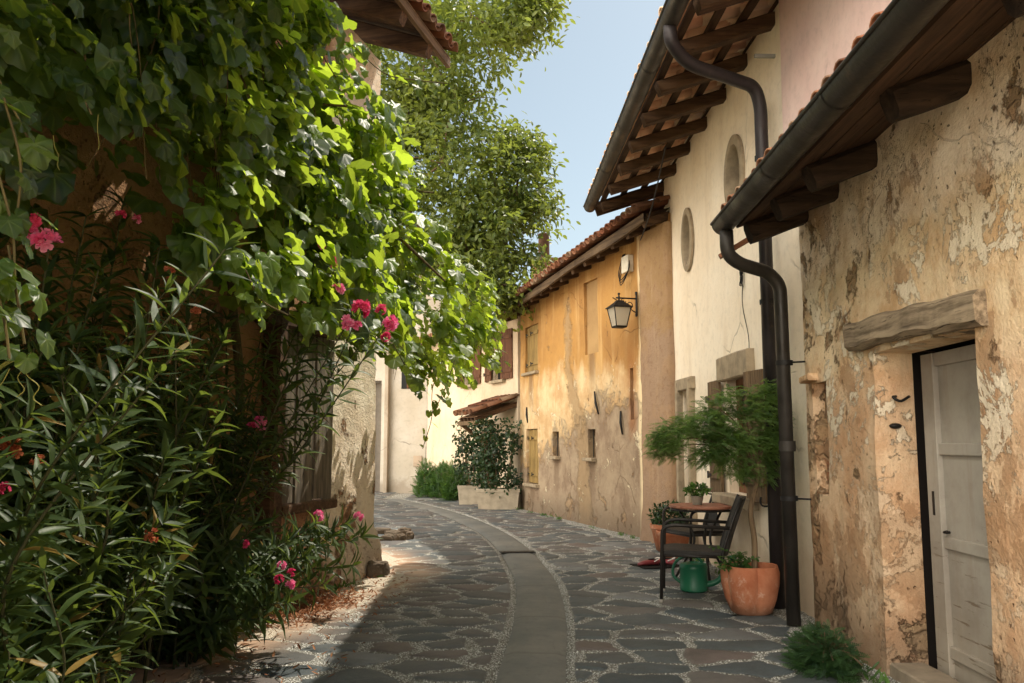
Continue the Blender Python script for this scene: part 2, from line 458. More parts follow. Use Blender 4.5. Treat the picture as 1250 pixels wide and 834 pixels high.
ys = [1.0]
while ys[-1] < 25.5: ys.append(ys[-1] + max(.014, .0036 * ys[-1]))
ys = np.array(ys); xs = np.arange(-5.6, 2.75, .0175)
GX, GY = np.meshgrid(xs, ys); pts = np.stack([GX.ravel(), GY.ravel()], 1)
def vnoise(x, y, s, seed=0):
    """cheap smooth value noise on arrays"""
    x = x * s + seed * 17.3; y = y * s + seed * 9.1
    xi, yi = np.floor(x).astype(int), np.floor(y).astype(int); fx, fy = x - xi, y - yi
    fx = fx * fx * (3 - 2 * fx); fy = fy * fy * (3 - 2 * fy)
    def h(a, b_):
        v = np.sin(a * 127.1 + b_ * 311.7 + seed * 74.7) * 43758.5453
        return v - np.floor(v)
    return (h(xi, yi) * (1 - fx) + h(xi + 1, yi) * fx) * (1 - fy) + (h(xi, yi + 1) * (1 - fx) + h(xi + 1, yi + 1) * fx) * fy
# paving stones: dart-thrown sites, cells a little longer across the street
sites = []
cellg = {}
tries = 0
for _ in range(42000):
    x, y = rng.uniform(-5.8, 2.9), rng.uniform(.7, 26)
    md = .20 + .21 * (vnoise(np.array([x]), np.array([y]), .8, 3)[0])
    k = (int(x // .45), int(y // .45)); ok = True
    for i in (-1, 0, 1):
        for j in (-1, 0, 1):
            for (a, b_) in cellg.get((k[0] + i, k[1] + j), ()):
                if ((a - x) * .82) ** 2 + ((b_ - y) * 1.12) ** 2 < md * md: ok = False; break
            if not ok: break
        if not ok: break
    if ok: sites.append((x, y)); cellg.setdefault(k, []).append((x, y))
sites = np.array(sites)
wx = pts[:, 0] + (vnoise(pts[:, 0], pts[:, 1], 3.1, 1) - .5) * .10 + (vnoise(pts[:, 0], pts[:, 1], 11, 5) - .5) * .035
wy = pts[:, 1] + (vnoise(pts[:, 0], pts[:, 1], 3.1, 2) - .5) * .10 + (vnoise(pts[:, 0], pts[:, 1], 11, 6) - .5) * .035
sc_x, sc_y = .82, 1.12
kd = KDTree(len(sites))
for i, (x, y) in enumerate(sites): kd.insert((x * sc_x, y * sc_y, 0), i)
kd.balance()
idx = np.empty((len(pts), 4), int)
for i, (x, y) in enumerate(zip(wx * sc_x, wy * sc_y)):
    idx[i] = [r[1] for r in kd.find_n((x, y, 0), 4)]
S = sites[idx]; p2 = np.stack([wx, wy], 1)
A = S[:, 0]; edge = np.full(len(pts), 9.0)
for j in (1, 2, 3):
    d = S[:, j] - A; L = np.linalg.norm(d * [sc_x, sc_y], axis=1) + 1e-9
    # distance to the bisector in the stretched metric
    q1 = ((p2 - A) * [sc_x, sc_y]); q2 = d * [sc_x, sc_y]
    e = (L * L / 2 - (q1 * q2).sum(1)) / L
    edge = np.minimum(edge, e)
stone_r = rng.random(len(sites)); stone_t = rng.normal(0, 1, (len(sites), 2))
sr = stone_r[idx[:, 0]]
jw = .010 + .021 * vnoise(pts[:, 0], pts[:, 1], 1.3, 8)
ds = np.abs(pts[:, 0] - strip_x(pts[:, 1]))
edge = np.minimum(edge, ds - STRIP_W - .03)
# loose gravel margins along the house walls
lx = -1.5 - (9.5 - pts[:, 1]) * .258; lx = np.where(pts[:, 1] > 9.5, -1.6 - (pts[:, 1] - 9.5) * .35, lx)
dl = pts[:, 0] - lx + (vnoise(pts[:, 0], pts[:, 1], 2.0, 11) - .5) * .5
edge_l = (dl - .30)
edge = np.where(edge_l < .12, np.minimum(edge, edge_l * .5), edge)
dr = np.where(pts[:, 1] < 11.9, 2.24 - pts[:, 0], 2.2 - .306 * (pts[:, 1] - 11.8) - pts[:, 0]) + (vnoise(pts[:, 0], pts[:, 1], 2.3, 12) - .5) * .3
edge = np.minimum(edge, (dr - .16) * .6)
stone = np.clip((edge - jw) / .022, 0, 1); stone = stone * stone * (3 - 2 * stone)
tilt = ((p2 - A) * stone_t[idx[:, 0]]).sum(1) * .028
dome = np.clip((edge - jw) / .16, 0, 1)
hz = stone * (.012 + .012 * (1 - (1 - dome) ** 2) + .008 * (sr - .5) + tilt + .004 * vnoise(pts[:, 0], pts[:, 1], 7, 4) + .003 * vnoise(pts[:, 0], pts[:, 1], 22, 9))
hz += (1 - stone) * .010 * vnoise(pts[:, 0], pts[:, 1], 30, 13) * np.clip((30 - pts[:, 1]) / 20, 0, 1)
crown = .0
hz = np.where(ds < STRIP_W + .02, -.012, hz) - .012
nx, ny = len(xs), len(ys); ii = np.arange(nx * ny).reshape(ny, nx)
F = np.stack([ii[:-1, :-1], ii[:-1, 1:], ii[1:, 1:], ii[1:, :-1]], -1).reshape(-1, 4)
verge = np.clip(1 - (pts[:, 0] - lx) / 1.3, 0, 1) * np.clip((13.5 - pts[:, 1]) / 3, 0, 1)
def m_street():
    b = NB('street_flagstones'); st = b.attr('stone'); var = b.attr('var'); vg = b.attr('verge')
    n1 = b.noise(3, 6, .65); n2 = b.noise(22, 5, .7); n3 = b.noise(90, 3, .6)
    slate = b.ramp(var, [(0, lin((70, 78, 82))), (.2, lin((96, 101, 103))), (.35, lin((78, 84, 86))), (.5, lin((112, 106, 102))), (.65, lin((84, 86, 86))), (.8, lin((108, 98, 94))), (.9, lin((92, 92, 92))), (1, lin((122, 124, 124)))])
    brown = b.ramp(var, [(0, lin((178, 142, 116))), (.5, lin((200, 170, 144))), (1, lin((186, 166, 146)))])
    col = b.mix(b.sstep(b.add(vg, b.mul(b.sub(n1, .5), .3)), .2, .6), slate, brown)
    col = b.mix(b.mul(b.sstep(n1, .4, .75), .45), col, b.mix(b.sstep(vg, .3, .7), lin((50, 52, 52)), lin((152, 124, 102))))
    col = b.mix(b.mul(b.sstep(n2, .55, .78), .3), col, lin((116, 114, 108)))
    # mortar with small pale pebbles
    pb = b.vor(85, 'F1'); pc = b.vor(85, 'F1', out='Color'); pcs = b.sep(pc)
    grav = b.mix(pcs[0], lin((168, 170, 166)), lin((234, 234, 230)))
    grav = b.mix(b.sstep(pcs[1], .7, .9), grav, lin((110, 100, 90)))
    grav = b.mix(b.sstep(pb, .3, .62), grav, lin((116, 114, 106)))
    grav = b.mix(b.mul(b.sstep(n1, .5, .72), .45), grav, lin((92, 88, 72)))
    grav = b.mix(b.mul(b.sstep(vg, .25, .6), .6), grav, lin((230, 214, 190)))
    jm = b.sstep(st, .75, .25)
    col = b.mix(jm, col, grav)
    h = b.add(b.mul(n2, .5), b.mul(n3, .3)); h = b.add(h, b.mul(jm, b.mul(b.inv(pb), 1.2)))
    rg = b.mix(jm, (.62, .62, .62, 1), (.92, .92, .92, 1)); rs = b.sep(rg)
    return b.fin(col, b.add(rs[0], b.mul(b.sub(n2, .5), .3)), b.bump(h, .7, .012), .3)
V = np.stack([pts[:, 0], pts[:, 1], hz], 1)
tag(np_mesh('street', V, F, m_street(), None, True, {'stone': stone, 'var': sr, 'verge': verge}), 'street of irregular dark flagstones set in pale pebbly joints', 'street', kind='structure')

def m_strip():
    b = NB('strip_slabs'); n1 = b.noise(1.3, 6, .7); n2 = b.noise(14, 5, .7); n3 = b.noise(120, 3, .6)
    col = b.mix(b.sstep(n1, .35, .7), lin((102, 104, 102)), lin((124, 122, 116)))
    col = b.mix(b.mul(b.sstep(n2, .5, .75), .35), col, lin((72, 74, 73)))
    col = b.mix(b.mul(b.sstep(b.noise(1.0, 5, .7, sc=(9, .8, 1)), .55, .75), .3), col, lin((60, 58, 54)))
    v = b.attr('joint'); col = b.mix(b.mul(v, .35), col, lin((66, 64, 58)))
    return b.fin(col, .7, b.bump(b.add(b.mul(n3, .4), b.mul(n2, .6)), .4, .006), .3)
SV, SJ, k = [], [], 0
acc = 0; prev = None; rows = []
dense = []
for a, b_ in zip(strip_c[:-1], strip_c[1:]):
    m = max(1, int((b_ - a).length / .03))
    for t in range(m): dense.append(a.lerp(b_, t / m))
nextj = .9
for i, p in enumerate(dense):
    d = (dense[min(i + 1, len(dense) - 1)] - dense[max(i - 1, 0)]).normalized(); s_ = Vector((d.y, -d.x, 0))
    if prev is not None: acc += (p - prev).length
    prev = p
    j = 0.0
    if acc > nextj: j = 1.0; nextj += random.uniform(1.1, 1.7)
    for q in np.linspace(-1, 1, 7):
        e = abs(q) > .98
        SV.append((p.x + s_.x * q * STRIP_W, p.y + s_.y * q * STRIP_W, (.004 if not e else -.014) - (.002 if j else 0)))
        SJ.append(j)
n_ = len(dense); ii = np.arange(n_ * 7).reshape(n_, 7)
F = np.stack([ii[:-1, :-1], ii[:-1, 1:], ii[1:, 1:], ii[1:, :-1]], -1).reshape(-1, 4)
tag(np_mesh('path', np.array(SV), F, m_strip(), None, True, {'joint': np.array(SJ)}), 'smooth grey stone strip curving along the middle of the street', 'path', kind='structure')
# ------------------------------------------------------------------ wall and roof builders
def wall_mesh(name, mat, parent, u0, u1, z0, z1, rects=(), ovals=(), amp=.012, step=.1, thick=.45, top=None, seed=0, reveal=None, fine=()):
    us = set(np.round(np.arange(u0, u1, step), 4)) | {u1}; zs = set(np.round(np.arange(z0, z1, step), 4)) | {z1}
    for (a, b, c, d, dep) in rects: us |= {a, b}; zs |= {c, d}
    for (cu, cz, ru, rz, dep) in ovals:
        us |= set(np.round(np.linspace(cu - ru - .06, cu + ru + .06, 28), 4)); zs |= set(np.round(np.linspace(cz - rz - .06, cz + rz + .06, 36), 4))
    def clean(vals, keep):
        out = []
        for v in sorted(vals):
            if out and v - out[-1] < .012:
                if v in keep: out[-1] = v
                continue
            out.append(v)
        return out
    ku = {x for r in rects for x in r[:2]} | {u0, u1}; kz = {x for r in rects for x in r[2:4]} | {z0, z1}
    us, zs = clean(us, ku), clean(zs, kz)
    def disp(u, z):
        n = mnoise.noise(Vector((u * .7 + seed * 13, z * .7, seed))) * 1.3 + mnoise.noise(Vector((u * 2.6 + seed * 5, z * 2.6, 4))) * .6 + mnoise.noise(Vector((u * 8 + seed, z * 8, 9))) * .25
        return n * amp
    vs, fs, id_ = [], [], {}
    def V(i, j):
        if (i, j) not in id_:
            u, z = us[i], zs[j]
            if top: z = min(z, top(u))
            id_[(i, j)] = len(vs); vs.append((u, disp(u, z), z))
        return id_[(i, j)]
    def hole(u, z):
        for (a, b, c, d, dep) in rects:
            if a < u < b and c < z < d: return dep
        for (cu, cz, ru, rz, dep) in ovals:
            if ((u - cu) / ru) ** 2 + ((z - cz) / rz) ** 2 < 1: return dep
        return None
    nu, nz = len(us), len(zs); H = {}
    for i in range(nu - 1):
        for j in range(nz - 1):
            zc = (zs[j] + zs[j + 1]) / 2; uc = (us[i] + us[i + 1]) / 2
            H[(i, j)] = hole(uc, zc)
    for (i, j), hd in H.items():
        if hd is None:
            q = (V(i, j), V(i + 1, j), V(i + 1, j + 1), V(i, j + 1))
            fs.append(q)
    # reveals: the sides of each opening
    rv = {}
    def B(i, j, dep):
        if (i, j) not in rv:
            rv[(i, j)] = len(vs); vs.append((us[i], dep, zs[j]))
        return rv[(i, j)]
    for (i, j), hd in H.items():
        if hd is None: continue
        for (di, dj, a, b) in ((-1, 0, (i, j), (i, j + 1)), (1, 0, (i + 1, j + 1), (i + 1, j)), (0, -1, (i + 1, j), (i, j)), (0, 1, (i, j + 1), (i + 1, j + 1))):
            nb = H.get((i + di, j + dj), 'x')
            if nb is None: fs.append((V(*a), V(*b), B(*b, hd), B(*a, hd)))
    # returns at both ends and the top
    def side(seq):
        bk = []
        for (i, j) in seq:
            V(i, j); v = vs[id_[(i, j)]]; bk.append(len(vs)); vs.append((v[0], thick, v[2]))
        for k in range(len(seq) - 1): fs.append((id_[seq[k]], id_[seq[k + 1]], bk[k + 1], bk[k]))
    side([(0, j) for j in range(nz)]); side([(nu - 1, j) for j in range(nz)][::-1]); side([(i, nz - 1) for i in range(nu)])
    me = bpy.data.meshes.new(name); me.from_pydata(vs, [], fs); me.validate(); me.update()
    o = bpy.data.objects.new(name, me); COL.objects.link(o); me.materials.append(mat); o.parent = parent
    smooth_by_angle(o, 45)
    return o
def shell(parent, mat, u0, u1, depth, h, y0=.46):
    """the house's other walls, plain, set back from the facade"""
    m = MB(); t = .3
    m.box(((u0 + u1) / 2, depth, h / 2), (u1 - u0 + .02, t, h))
    m.box((u0 + .17, (depth + y0) / 2 - t / 2, h / 2), (.3, depth - t - y0, h)); m.box((u1 - .17, (depth + y0) / 2 - t / 2, h / 2), (.3, depth - t - y0, h))
    return m.build('rear_wall', mat, parent)

def tile_roof(name, mat, parent, u0, u1, y0, zf, slope, length, pitch=.215, course=.36, lift=.05, smooth=True):
    """clay barrel tiles: rows of hollow pans with covers over their joints; zf(u) is the eave height"""
    npf = 8; L = course + .07
    def tmpl(r0, r1, flip):
        v = []
        for (s_, r) in ((0, r0), (L, r1)):
            for th in (.016, 0):
                for k in range(npf):
                    a = math.pi * (k / (npf - 1)); rr = r - th
                    x, n = rr * math.cos(a), rr * math.sin(a) * .8
                    v.append((x, s_, -n + r0 * .8 if flip else n))
        f = []
        for k in range(npf - 1):
            o0, i0, o1, i1 = k, npf + k, 2 * npf + k, 3 * npf + k
            f += [(o0, o0 + 1, o1 + 1, o1), (i0 + 1, i0, i1, i1 + 1), (o0 + 1, o0, i0, i0 + 1), (o1, o1 + 1, i1 + 1, i1)]
        return np.array(v), np.array(f)
    nc = int((u1 - u0) / pitch); nr = int(length / course)
    ca, sa = math.cos(slope), math.sin(slope)
    outV, outF, outA, base = [], [], [], 0
    for flip in (True, False):
        tv, tf = tmpl(.098 if flip else .098, .088 if flip else .08, flip)
        for c in range(nc + (0 if flip else 1)):
            u = u0 + (c + (.5 if flip else 0)) * pitch
            for r in range(nr):
                s_ = r * course + random.uniform(-.02, .02) - (0 if not flip else .015)
                uu = u + random.uniform(-.008, .008); a = random.uniform(-.03, .03)
                x = tv[:, 0] * math.cos(a) - (tv[:, 1]) * math.sin(a); y = tv[:, 0] * math.sin(a) + tv[:, 1] * math.cos(a)
                # each upper tile rides on the one below
                n = tv[:, 2] + .016 * (1 - tv[:, 1] / L) + (.0 if flip else .045) + random.uniform(0, .012) + lift
                S_ = s_ + y
                W_ = np.stack([uu + x, y0 + S_ * ca - n * sa, zf(u) + S_ * sa + n * ca], 1)
                outV.append(W_); outF.append(tf + base); base += len(tv); outA.append(np.full(len(tv), random.random()))
    return np_mesh(name, np.concatenate(outV), np.concatenate(outF), mat, parent, smooth, {'var': np.concatenate(outA)})

def half_gutter(parent, mat, u0, u1, y, zf, r=.085, name='gutter', bands=1.0, n=40):
    m = MB(); vs, fs = [], []; seg = 10
    prof = []
    for k in range(seg + 1):
        a = math.pi + math.pi * k / seg; prof.append((r * math.cos(a), r * math.sin(a)))
    for k in range(seg, -1, -1):
        a = math.pi + math.pi * k / seg; q = r - .006; prof.append((q * math.cos(a), q * math.sin(a)))
    # rolled front lip
    P = len(prof)
    for i in range(n + 1):
        u = u0 + (u1 - u0) * i / n
        for (dy, dz) in prof: vs.append((u, y + dy, zf(u) + dz))
    for i in range(n):
        for k in range(P):
            k2 = (k + 1) % P; fs.append((i * P + k, i * P + k2, (i + 1) * P + k2, (i + 1) * P + k))
    fs.append(tuple(range(P))[::-1]); fs.append(tuple(n * P + k for k in range(P)))
    m.add(vs, fs)
    g = m.build(name, mat, parent); smooth_by_angle(g, 40)
    lip = MB(); lip.tube([(u0 + (u1 - u0) * i / n, y - r, zf(u0 + (u1 - u0) * i / n)) for i in range(n + 1)], .012, 8)
    for uu in (u0, u1):
        vv = [(uu, y, zf(uu) - .001)] + [(uu, y + (r - .004) * math.cos(math.pi + math.pi * k / seg), zf(uu) + (r - .004) * math.sin(math.pi + math.pi * k / seg)) for k in range(seg + 1)]
        lip.add(vv, [(0, k, k + 1) for k in range(1, seg + 1)])
    lip.build('gutter_lip', mat, g, True)
    u = min(u0, u1) + .3
    while u < max(u0, u1):
        if True:
            bd = MB(); ring = [(u, y + (r + .004) * math.cos(math.pi + math.pi * k / 12), zf(u) + (r + .004) * math.sin(math.pi + math.pi * k / 12)) for k in range(13)]
            ring2 = [(u + .03, p[1], p[2]) for p in ring]
            bd.add(ring + ring2, [(k, k + 1, 14 + k, 13 + k) for k in range(12)]); bd.build('gutter_strap', mat, g, True)
        u += bands
    return g

M = {}
M['gutter'] = metal_paint('gutter_metal', (46, 43, 40), .42, .35)
M['pipe'] = metal_paint('pipe_metal', (40, 36, 37), .4, .3)
M['iron'] = metal_paint('wrought_iron', (28, 27, 27), .5, .4)
M['rafter'] = wood('rafter_wood', (62, 46, 34), (92, 70, 50), 1, 1, .85)
M['rafter_dark'] = wood('dark_rafter_wood', (40, 31, 25), (66, 51, 39), 1, 1, .85)
M['batten'] = wood('batten_wood', (58, 44, 34), (84, 64, 48), 0, 1, .85)
M['oldbeam'] = wood('lintel_wood', (104, 90, 74), (168, 150, 126), 0, 1.2, .9)
M['tile'] = roof_tile('clay_tiles')
def m_under():  # tile colour lightened to look lit from below under the eave
    b = NB('clay_tiles_pale'); v = b.attr('var'); n1 = b.noise(5, 5, .7); n2 = b.noise(30, 4, .6)
    col = b.ramp(v, [(0, lin((216, 168, 136))), (.4, lin((232, 190, 156))), (.8, lin((230, 202, 172))), (1, lin((244, 220, 196)))])
    return b.fin(b.mix(b.mul(b.sstep(n1, .5, .75), .35), col, lin((150, 112, 88))), .9, b.bump(n2, .4, .005), .15)
M['tile_pale'] = m_under()
M['soffit'] = wood('soffit_boards', (70, 52, 40), (104, 80, 60), 1, 1, .85)
M['void'] = simple('interior_shade_paint', (26, 22, 20), .9, .1)  # near-black colour standing in for shade inside openings

# ---------------------------------------------------------------- the tan house with the plank door
def m_tan():
    b = NB('tan_plaster'); x, y, z = b.sep()
    nL = b.noise(.9, 6, .65); nM = b.noise(2.8, 7, .7, loc=(4, 1, 2)); nS = b.noise(9, 6, .7, loc=(1, 8, 3)); nF = b.noise(50, 4, .65)
    top = b.mix(b.sstep(nM, .35, .7), lin((250, 232, 208)), lin((216, 186, 150)))  # upper band coloured lighter to make up for shade under the eave
    top = b.mix(b.mul(b.sstep(nS, .55, .8), .35), top, lin((140, 112, 80)))
    mid = b.mix(b.sstep(nM, .38, .64), lin((240, 216, 180)), lin((212, 174, 132)))
    mid = b.mix(b.mul(b.sstep(nL, .45, .65), .7), mid, lin((214, 194, 164)))
    low = b.mix(b.sstep(nM, .35, .65), lin((228, 198, 164)), lin((202, 160, 124)))
    low = b.mix(b.mul(b.sstep(nS, .48, .72), .5), low, lin((206, 176, 146)))
    zz = b.add(z, b.mul(b.sub(nL, .5), .7))
    col = b.mix(b.sstep(zz, 2.55, 2.68), mid, top)
    col = b.mix(b.sstep(zz, 1.95, 1.6), col, low)
    # pale skim flakes
    pit = b.sstep(b.vor(16, 'F1', vec=b.warp(.12, 6)), .16, .06); pit = b.mul(pit, b.sstep(nL, .42, .6)); col = b.mix(b.mul(pit, .6), col, lin((104, 78, 54)))
    fl = b.noise(2.2, 9, .74, loc=(6, 2, 9), dist=.3); zmid = b.mul(b.sstep(z, .9, 1.6), b.sstep(z, 2.75, 2.3))
    flm = b.mul(b.sstep(fl, .545, .562), b.add(.3, b.mul(zmid, .7)))
    col = b.mix(b.mul(flm, .85), col, b.mix(nS, lin((246, 236, 216)), lin((226, 208, 178))))
    # bare rubble near the far corner and low down
    uv = b.warp(.09, 4); bc, bf = brick_under(b, uv)
    pn = b.noise(1.5, 9, .72, loc=(2, 0, 7), dist=.25)
    near = b.sstep(x, .9, .0); lowb = b.sstep(z, .8, .1)
    pm_in = b.add(pn, b.add(b.mul(near, .085), b.mul(lowb, .07)))
    pm = b.sstep(pm_in, .60, .622)
    col = b.mix(pm, col, bc)
    # a darker rim under the broken edge
    rim = b.mul(b.sstep(pm_in, .575, .605), b.inv(pm)); col = b.mix(b.mul(rim, .45), col, lin((110, 84, 58)))
    # brown patches where a later skim has come away
    bp = b.noise(1.1, 8, .68, loc=(7, 3, 1), dist=.2); bpm = b.mul(b.sstep(bp, .535, .555), b.inv(flm)); col = b.mix(b.mul(bpm, .6), col, b.mix(nS, lin((176, 136, 100)), lin((142, 108, 80))))
    # damp and dirt
    d = b.noise(1.2, 6, .7, sc=(2.2, 2.2, .5)); col = b.mix(b.mul(b.sstep(d, .52, .8), .5), col, lin((108, 82, 60)))
    col = b.mix(b.mul(b.sstep(b.add(z, b.mul(b.sub(nL, .5), .9)), .75, .1), .7), col, lin((110, 92, 76)))
    w = b.warp(.3, 2.2); cr = b.vor(.8, 'DISTANCE_TO_EDGE', vec=w); cm = b.mul(b.sstep(cr, .005, .0015), b.sstep(nL, .50, .58))
    col = b.mix(b.mul(cm, .2), col, lin((90, 68, 50)))
    h = b.add(b.mul(nM, .5), b.mul(nS, .55)); h = b.add(h, b.mul(nF, .22)); h = b.add(h, b.mul(flm, .9)); h = b.sub(h, b.mul(pit, .7)); h = b.sub(h, b.mul(pm, 1.8)); h = b.sub(h, b.mul(cm, .15)); h = b.add(h, b.mul(b.mul(pm, bf), -.5))
    return b.fin(col, .94, b.bump(h, .85, .035), .1)
M['tan'] = m_tan()
tan = empty('old_house', RW.o, RW.rz, 'low tan house of flaking plaster with a timber lintel over its pale plank door', 'house')
RE = -.56; zg = lambda u: 3.03; ZS = 3.3
DU0, DU1, DZ = 1.31, 2.56, 1.93
wall_mesh('wall', M['tan'], tan, 0, 6.0, -.1, 3.42, rects=[(DU0, DU1, -.1, DZ, .25), (.16, .46, 1.0, 1.82, .14)], amp=.022, step=.05, seed=1, thick=.5)
shell(tan, M['tan'], 0, 6.0, 5.0, 3.3, .5)
# niche back: crumbled brickwork
def m_niche():
    b = NB('niche_rubble'); c, f = brick_under(b, b.warp(.08, 4), (142, 84, 62)); n = b.noise(8, 6, .7)
    col = b.mix(b.mul(b.sstep(n, .45, .7), .6), c, lin((120, 92, 76)))
    return b.fin(col, .95, b.bump(b.add(n, b.mul(f, -.5)), .9, .03), .1)
nm = MB(); vs = []; 
for j in range(13):
    for i in range(7):
        u, z = .15 + .32 * i / 6, .98 + .86 * j / 12
        vs.append((u, .09 + .05 * mnoise.noise(Vector((u * 9, z * 9, 3))), z))
nm.add(vs, [(j * 7 + i, j * 7 + i + 1, (j + 1) * 7 + i + 1, (j + 1) * 7 + i) for j in range(12) for i in range(6)])
nm.build('wall_niche', m_niche(), tan, True)
nsill = MB().beam((.10, -.02, 1.845), (.30, -.015, 1.865), .12, .05, 3, .012, .2, 4); nsill.build('niche_lintel', M['tan'], tan)
# lintel
lt = MB().beam((1.02, .075, 2.075), (2.68, .075, 2.0), .27, .18, 30, .03, .16, 3); lt.build('lintel', M['oldbeam'], tan)
# door: leaf with rails, set back in the opening, a dark gap beside it
M['door'] = None
def m_door():
    b = NB('door_paint'); n1 = b.noise(1.5, 6, .7); n2 = b.noise(1, 6, .7, sc=(2.5, 10, 26)); n3 = b.noise(30, 4, .6); x, y, z = b.sep()
    col = b.mix(b.sstep(n1, .35, .7), lin((172, 166, 156)), lin((146, 138, 128)))
    ch = b.mul(b.sstep(n2, .60, .64), b.sstep(z, 1.25, .3)); col = b.mix(b.mul(ch, .8), col, lin((104, 84, 64)))
    st = b.noise(1, 5, .7, sc=(9, 9, .7)); col = b.mix(b.mul(b.sstep(st, .5, .78), .35), col, lin((136, 112, 88)))
    col = b.mix(b.mul(b.sstep(z, .7, .0), .4), col, lin((146, 132, 112)))
    return b.fin(col, .75, b.bump(b.sub(b.mul(n3, .3), ch), .5, .006), .25)
M['door'] = m_door()
door = MB()
u0, u1 = DU0 + .06, DU1 + .0
for (a, b_) in ((u0 + .15, u0 + .66), (u0 + .668, u1 - .01)): door.box(((a + b_) / 2, .25, .955), (b_ - a - .006, .03, 1.91))
dl = door.build('door', M['door'], tan); bevel(dl, .003); dl.location.y = .068
fr = MB()
fr.box((u0 + .075, .235, .955), (.15, .06, 1.912)); fr.box((u1 - .03, .237, .955), (.06, .055, 1.909))
fr.box(((u0 + u1) / 2 + .045, .238, 1.87), (u1 - u0 - .212, .05, .08)); 
rl = fr.build('door_frame', M['door'], dl); bevel(rl, .004)
for zz in (1.34, .80, .18):
    r_ = MB().box(((u0 + u1) / 2 + .045, .229, zz), (u1 - u0 - .212, .03, .07)); o = r_.build('door_rail', M['door'], dl); bevel(o, .006)
MB().box((u0 + .075, .2035, 1.02), (.022, .006, .14)).build('lock_plate', M['iron'], dl)
MB().tube(bend([(u0 + .19, .235, .86), (u0 + .19, .2, .86), (u0 + .24, .195, .87)], .01), .008, 8).build('handle', M['iron'], dl, True)
MB().box((DU0 + .61, .43, .95), (1.35, .02, 1.99)).box((DU0 - .02, .335, .95), (.03, .165, 1.98)).box((DU0 + .61, .335, 1.955), (1.22, .16, .03)).build('door_shade_panel', M['void'], tan)  # dark panels stand in for the shade in the gap
thr = MB().beam((DU0 + .01, .12, .02), (DU1 - .01, .12, .025), .22, .10, 8, .01, .1, 8, ); thr.build('threshold', simple('threshold_stone', (150, 136, 118), .9, .2, 6, .4, .4), tan)
# iron hook and dark disc left of the door
hk = MB(); hk.tube(spline([(DU0 + .02, .13, 1.66), (DU0 + .05, .10, 1.655), (DU0 + .06, .14, 1.63), (DU0 + .05, .2, 1.66)], 10), .009, 7); hk.build('gate_hook', M['iron'], tan, True)
hk = MB(); hk.lathe([(0, .0), (.03, .0), (.036, .012), (.02, .03), (0, .032)], 12); hko = hk.build('wall_hole_disc', M['iron'], tan, True); hko.location = (DU0 + .004, .12, 1.48); hko.rotation_euler = (R(90), 0, R(90)); hko.scale = (1.1, .5, 1)  # dark disc standing in for an oval hole in the wall
# roof
SL_R = R(20)
def rz(y, lift=0): return 3.075 + (y - RE) * math.tan(SL_R) + lift
for u in (.16, .78, 1.5, 2.62, 3.7, 4.8):
    m = MB(); lo = RE + random.uniform(.1, .2)
    m.beam((u, lo, rz(lo) - .135), (u + random.uniform(-.05, .05), 1.6, rz(1.6) - .135), .15, .16, 14, .016, .22, u)
    m.build('rafter', M['rafter_dark'], tan)
br = MB().beam((.02, -.64, 2.83), (.10, -.2, 3.08), .07, .035, 8, .008, .1, 5); br.build('roof_lath', wood('lath_wood', (128, 84, 62), (164, 116, 88), 1), tan)
sb = MB()
k = 0; y = RE + .04
while y < 3.4:
    wd = random.uniform(.15, .2); t = SL_R
    sb.box((3.05, y + wd / 2 * math.cos(t), rz(y) + wd / 2 * math.sin(t) - .04), (5.94, wd - .012, .022), Matrix.Rotation(t, 3, 'X')); y += wd * math.cos(t)
sb.build('roof_boards', wood('roof_boarding', (62, 46, 36), (88, 66, 50), 0), tan)
tile_roof('roof_tiles', M['tile'], tan, .08, 6.0, RE + .01, lambda u: 3.055, SL_R, 4.3, lift=.05)
g = half_gutter(tan, M['gutter'], .04, 6.0, RE - .05, lambda u: 3.085 + .002 * u, .088, bands=1.12)
pu = .30 - .3
dp = MB()
pth = bend([(.16, RE - .05, 3.0), (.16, RE - .05, 2.82), (.08, RE + .06, 2.76), (-.06, -.24, 2.72), (-.09, -.14, 2.62), (-.09, -.13, .0)], .13, 8)
dp.tube(pth, .053, 16)
po = dp.build('downpipe', M['gutter'], tan, True)
for zz in (2.0, .95):
    c_ = MB(); c_.lathe([(.066, -.018), (.066, .018)], 18, (-.09, -.13, zz)); c_.tube([(-.05, -.10, zz), (.03, .01, zz)], .008, 6); c_.build('pipe_clip', M['iron'], po, True)
c_ = MB(); c_.lathe([(.064, -.04), (.064, .04)], 18, (-.09, -.13, 1.35)); c_.build('pipe_collar', M['gutter'], po, True)

# ---------------------------------------------------------------- the tall cream house with oval windows
M['cream'] = plaster_white('cream_plaster', (244, 232, 212), (234, 218, 194), (190, 166, 138), 1.0, .3, .35)
M['stone'] = simple('grey_stone_trim', (168, 152, 128), .9, .2, 7, .45, .5)
M['old_shutter'] = wood('old_shutter_wood', (92, 74, 56), (128, 106, 80), 2, 1, .8)
wh = empty('cream_house', WW.o, WW.rz, 'tall cream house with two oval windows and a wide open tiled eave', 'house')
OV = [(1.10, 3.96, .2, .33, .18), (3.17, 4.15, .24, .33, .2)]
WIN = (2.62, 3.42, .85, 2.06)
wall_mesh('wall', M['cream'], wh, -.3, 5.22, -.1, 5.3, rects=[(.62, 1.12, -.1, 2.06, .2), (*WIN, .2)], ovals=OV, amp=.012, step=.12, seed=2)
shell(wh, M['cream'], -.3, 4.62, 6.0, 5.2)
M['pane'] = None
def m_pane(name='window_pane', c=(36, 40, 42), rough=.12):
    b = NB(name); n = b.noise(2, 3, .6); col = b.mix(n, lin(c), lin([x * .6 for x in c])); return b.fin(col, rough, b.bump(n, .05, .01), .25)
M['pane'] = m_pane('window_pane', (30, 32, 34), .3)
